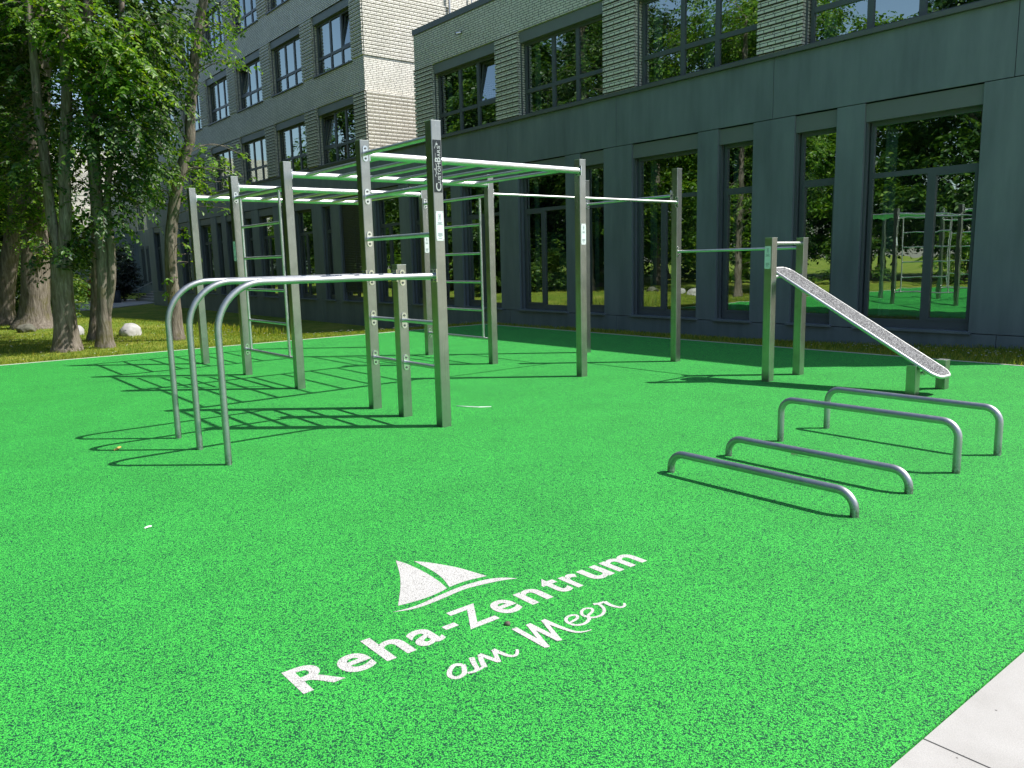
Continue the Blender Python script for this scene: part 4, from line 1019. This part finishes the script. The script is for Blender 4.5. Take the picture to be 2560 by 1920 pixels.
# background trees: four crowns, copied with their trunks
def wood_tree(seed, h, r, leafm, n):
    rg = np.random.RandomState(seed)
    t = empty('woodland_tree', (0, 0, 0))
    mb = MB(); trunk_mesh(mb, [(0,0,0),(.1,.05,h*.25),(.0,.15,h*.5),(.15,.1,h*.92)], .26, .05, .5, seed, 12)
    for k in range(12):
        z = h*rg.uniform(.25,.8); a = rg.uniform(0,6.28); q = r*rg.uniform(.5,.9)
        limb(mb, (.05,.08,z), (q*math.cos(a), q*math.sin(a), z+rg.uniform(.3,1.6)), .06, .015, .2, seed+k, 6)
    mb.build('trunk', M['bark'], t, smooth=True)
    cl = []
    while len(cl) < n:
        z = rg.uniform(.14, 1.0); a = rg.uniform(0, 6.28)
        rad = r*(math.sin(math.pi*min(1, .18+z*.78))**.7)*rg.uniform(.45, 1.0)
        cl.append((rad*math.cos(a), rad*math.sin(a), z*h, rg.uniform(.6, 1.05)))
    o = sprays(cl, seed, twigs=15, leaf=.27, step=.14)
    leaves_mesh('crown', M[leafm], *o, t)
    return t
protos = [wood_tree(101, 13, 3.3, 'leaf', 120), wood_tree(102, 15, 3.8, 'leaf_dark', 140), wood_tree(103, 11.5, 3.0, 'leaf', 100)]
used = set()
def plant(pi, x, y, rz, s, lab, grp, cat='tree'):
    src = protos[pi]
    if pi not in used: t = src; used.add(pi)
    else:
        t = src.copy(); COL.objects.link(t)
        for c in src.children:
            d = c.copy(); COL.objects.link(d); d.parent = t
    t.location = (x, y, terrain(x, y)-.05); t.rotation_euler = (0, 0, rz); t.scale = (s, s, s)
    tag(t, lab, cat, grp)
labs = ['tree behind the shrub that stands between the two thick trunks', 'dark tree in the wood seen over the low green shrub', 'tree deep in the shade at the left edge, behind the leaning trunk', 'dark tree filling the left edge just beyond the mossy trunk', 'leafy tree in the wood behind the shrubs', 'tall tree in the wood behind the leaning trunk',
        'dark tree far back in the wood at the left edge', 'tree far back in the wood between the two thick trunks', 'distant tree in front of the far wing, beside the forked tree', 'farthest tree in the wood at the left', 'distant tree left of the sunlit far brick wall']
for k, (pi, x, y, s) in enumerate([(1,-36.5,2.4,1.0),(0,-38.5,2.2,.9),(1,-33,-1.2,1.0),(1,-34.5,3.2,.9),(0,-39,1.6,1.0),(2,-31.5,-4.5,1.1),(1,-45,1.2,1.1),(0,-47,-1.5,1.15),(2,-62,4.6,.95),(1,-56,3,1.1),(0,-72,9.0,1.0)]):
    plant(pi, x, y, k*1.7, s, labs[k], 'trees of the wood at the left')
for k in range(34):      # the wood across the lawn, which the windows reflect
    x = -86+(k % 17)*5.2+((k*37) % 11-5)*.22+(k//17)*2.6; y = -10.5-((k*53) % 9)*.7-(k//17)*6.5
    if x > -2: continue
    plant(k % 3, x, y, k*2.3, .95+((k*29) % 7)*.04, 'tall leafy tree across the lawn, visible only as a reflection in the clinic windows', 'trees reflected in the windows')

# shrubs
def shrub(name, lab, cat, x, y, r, h, m, seed, n=26, leaf=.13, grp=None):
    rg = np.random.RandomState(seed); z0 = terrain(x, y)
    t = empty(name, (x, y, z0), lab, cat, grp)
    cl = []
    for _ in range(n):
        a = rg.uniform(0, 6.28); q = rg.uniform(.1, 1); z = rg.uniform(.12, .92)
        rad = r*math.sqrt(q)*math.sin(math.pi*(.25+.68*z)); cl.append((rad*math.cos(a), rad*math.sin(a), z*h, rg.uniform(.35, .5)))
    o = sprays(cl, seed, twigs=20, leaf=leaf, step=.07, droop=.2)
    leaves_mesh('foliage', M[m], *o, t)
    mb = MB()
    for k in range(7):
        c = cl[k]; mb2 = None; limb(mb, (x, y, z0), (x+c[0], y+c[1], z0+c[2]), .025, .008, .1, seed+k, 5)
    mb.build('stems', M['bark'], t)
for k, (x, y, r, h) in enumerate([(-31.6,1.3,1.4,2.6),(-32.2,3.4,1.3,2.3),(-31.2,4.75,.95,1.7),(-36.0,5.0,1.2,1.9),(-33.0,-1.5,1.5,2.8)]):
    shrub('shrub', ['dark leafy shrub left of the leaning trunk', 'broad green shrub between the two thick trunks', 'low green shrub right of the mossy trunk', 'dark shrub behind the forked tree', 'large shrub at the left picture edge'][k], 'shrub', x, y, r, h, 'leaf_shrub', 200+k, 30, .15, 'shrubs in front of the wood')
shrub('bush', 'bright yellow-green bush by the grey path', 'bush', -73.2, 12.4, 1.5, 1.9, 'leaf_lime', 301, 34, .16)
shrub('bush', 'reddish-topped bush beside the yellow-green bush', 'bush', -72.6, 14.3, .9, 2.4, 'leaf_red', 302, 16, .15)
shrub('bush', 'low dark bush in front of the far wing wall', 'bush', -78.5, 15.0, 2.2, 4.2, 'leaf_shrub', 303, 50, .2)
shrub('conifer', 'dark conifer standing at the corner behind the litter bin', 'conifer', -70.8, 15.9, 1.5, 4.9, 'needle', 304, 70, .2)
for k in range(15):     # understorey of the reflected wood
    x = -80+k*5.3
    if x > -3.5: continue
    shrub('shrub', 'rounded garden shrub across the lawn, visible only as a reflection in the clinic windows', 'shrub', x, -8.2-((k*31) % 5)*.4, 1.9, 2.7, 'leaf_shrub' if k % 2 else 'leaf', 400+k, 22, .22, 'shrubs reflected in the windows')

# grass blades and daisies on the parts of the lawn in view
rg = np.random.RandomState(77)
P, D, N_, L, W = [], [], [], [], []
def blades(n, xa, xb, ya, yb, l0, l1):
    for _ in range(n):
        x = rg.uniform(xa, xb); y = rg.uniform(ya, yb)
        if MX0-.05 < x < MX1+6 and y < MY1+.05: continue
        P.append((x, y, terrain(x, y)-.005)); a = rg.uniform(0, 6.28); D.append((.45*math.cos(a), .45*math.sin(a), 1)); N_.append((-math.sin(a)*.5, math.cos(a)*.5, .3)); l = rg.uniform(l0, l1); L.append(l); W.append(rg.uniform(.006,.012))
blades(26000, -24, -16.4, 0, 11, .03, .075); blades(9000, -32, -24, 0, 11, .04, .09); blades(9000, -24, -14, 11, 15.75, .04, .10); blades(14000, -14, -3, 12.25, 15.75, .04, .12)
blades(2600, -16.9, -16.4, 0, 12.2, .04, .09); blades(700, -26, -20, 7.6, 8.8, .12, .32)
tag(leaves_mesh('grass', M['grass'], P, D, N_, L, W, None), kind='stuff')
P, D, N_, L, W = [], [], [], [], []
for n, xa, xb, ya, yb in ((420, -27, -16.5, 9.0, 15), (130, -8, -3, 12.4, 15), (260, -26, -16.5, 1, 9)):
    for _ in range(n):
        x = rg.uniform(xa, xb); y = rg.uniform(ya, yb); z = terrain(x, y)+rg.uniform(.05,.09)
        for k in range(2):
            a = rg.uniform(0, 6.28); P.append((x, y, z)); D.append((math.cos(a), math.sin(a), .1)); N_.append((0, 0, 1)); L.append(.026); W.append(.024)
tag(leaves_mesh('daisies', M['daisy'], P, D, N_, L, W, None), kind='stuff')

# ------------------------------------------------------------------ light, camera, colour
SUN = Vector((.555, .608, 1.0)).normalized()
w = bpy.data.worlds.new('World'); scene.world = w; w.use_nodes = True
nt = w.node_tree; nt.nodes.clear()
sky = nt.nodes.new('ShaderNodeTexSky'); sky.sky_type = 'NISHITA'; sky.sun_disc = False
sky.sun_elevation = math.asin(SUN.z); sky.sun_rotation = math.atan2(SUN.x, SUN.y)
sky.air_density = 1.0; sky.dust_density = 1.0; sky.ozone_density = 1.0
bg = nt.nodes.new('ShaderNodeBackground'); bg.inputs['Strength'].default_value = SKY_STRENGTH
wo = nt.nodes.new('ShaderNodeOutputWorld')
nt.links.new(sky.outputs[0], bg.inputs[0]); nt.links.new(bg.outputs[0], wo.inputs[0])
ld = bpy.data.lights.new('sun', 'SUN'); ld.energy = SUN_STRENGTH; ld.angle = R(.53); ld.color = (1.0, .97, .92)
lo = bpy.data.objects.new('sun', ld); COL.objects.link(lo); lo.rotation_euler = SUN.to_track_quat('Z', 'Y').to_euler(); lo.location = (10, 12, 30)

cd = bpy.data.cameras.new('camera'); cd.sensor_width = 36; cd.sensor_fit = 'HORIZONTAL'; cd.lens = 27.6
cd.clip_start = .05; cd.clip_end = 1500
co = bpy.data.objects.new('camera', cd); COL.objects.link(co)
rm = Matrix(((0.627173, -0.105491, 0.771703), (0.778515, 0.115218, -0.616959), (-0.02383, 0.987723, 0.154388)))
co.matrix_world = Matrix.Translation((0, 0, 1.6)) @ rm.to_4x4()
scene.camera = co

scene.render.engine = 'CYCLES'
vs_ = scene.view_settings
scene.display_settings.display_device = 'sRGB'
vs_.view_transform = 'Standard'; vs_.look = 'None'; vs_.exposure = EXPOSURE; vs_.gamma = 1
c_ = scene.cycles
c_.max_bounces = 8; c_.diffuse_bounces = 3; c_.glossy_bounces = 4; c_.transmission_bounces = 4; c_.transparent_max_bounces = 8
c_.caustics_reflective = False; c_.caustics_refractive = False
c_.sample_clamp_indirect = 6
c_.use_denoising = True
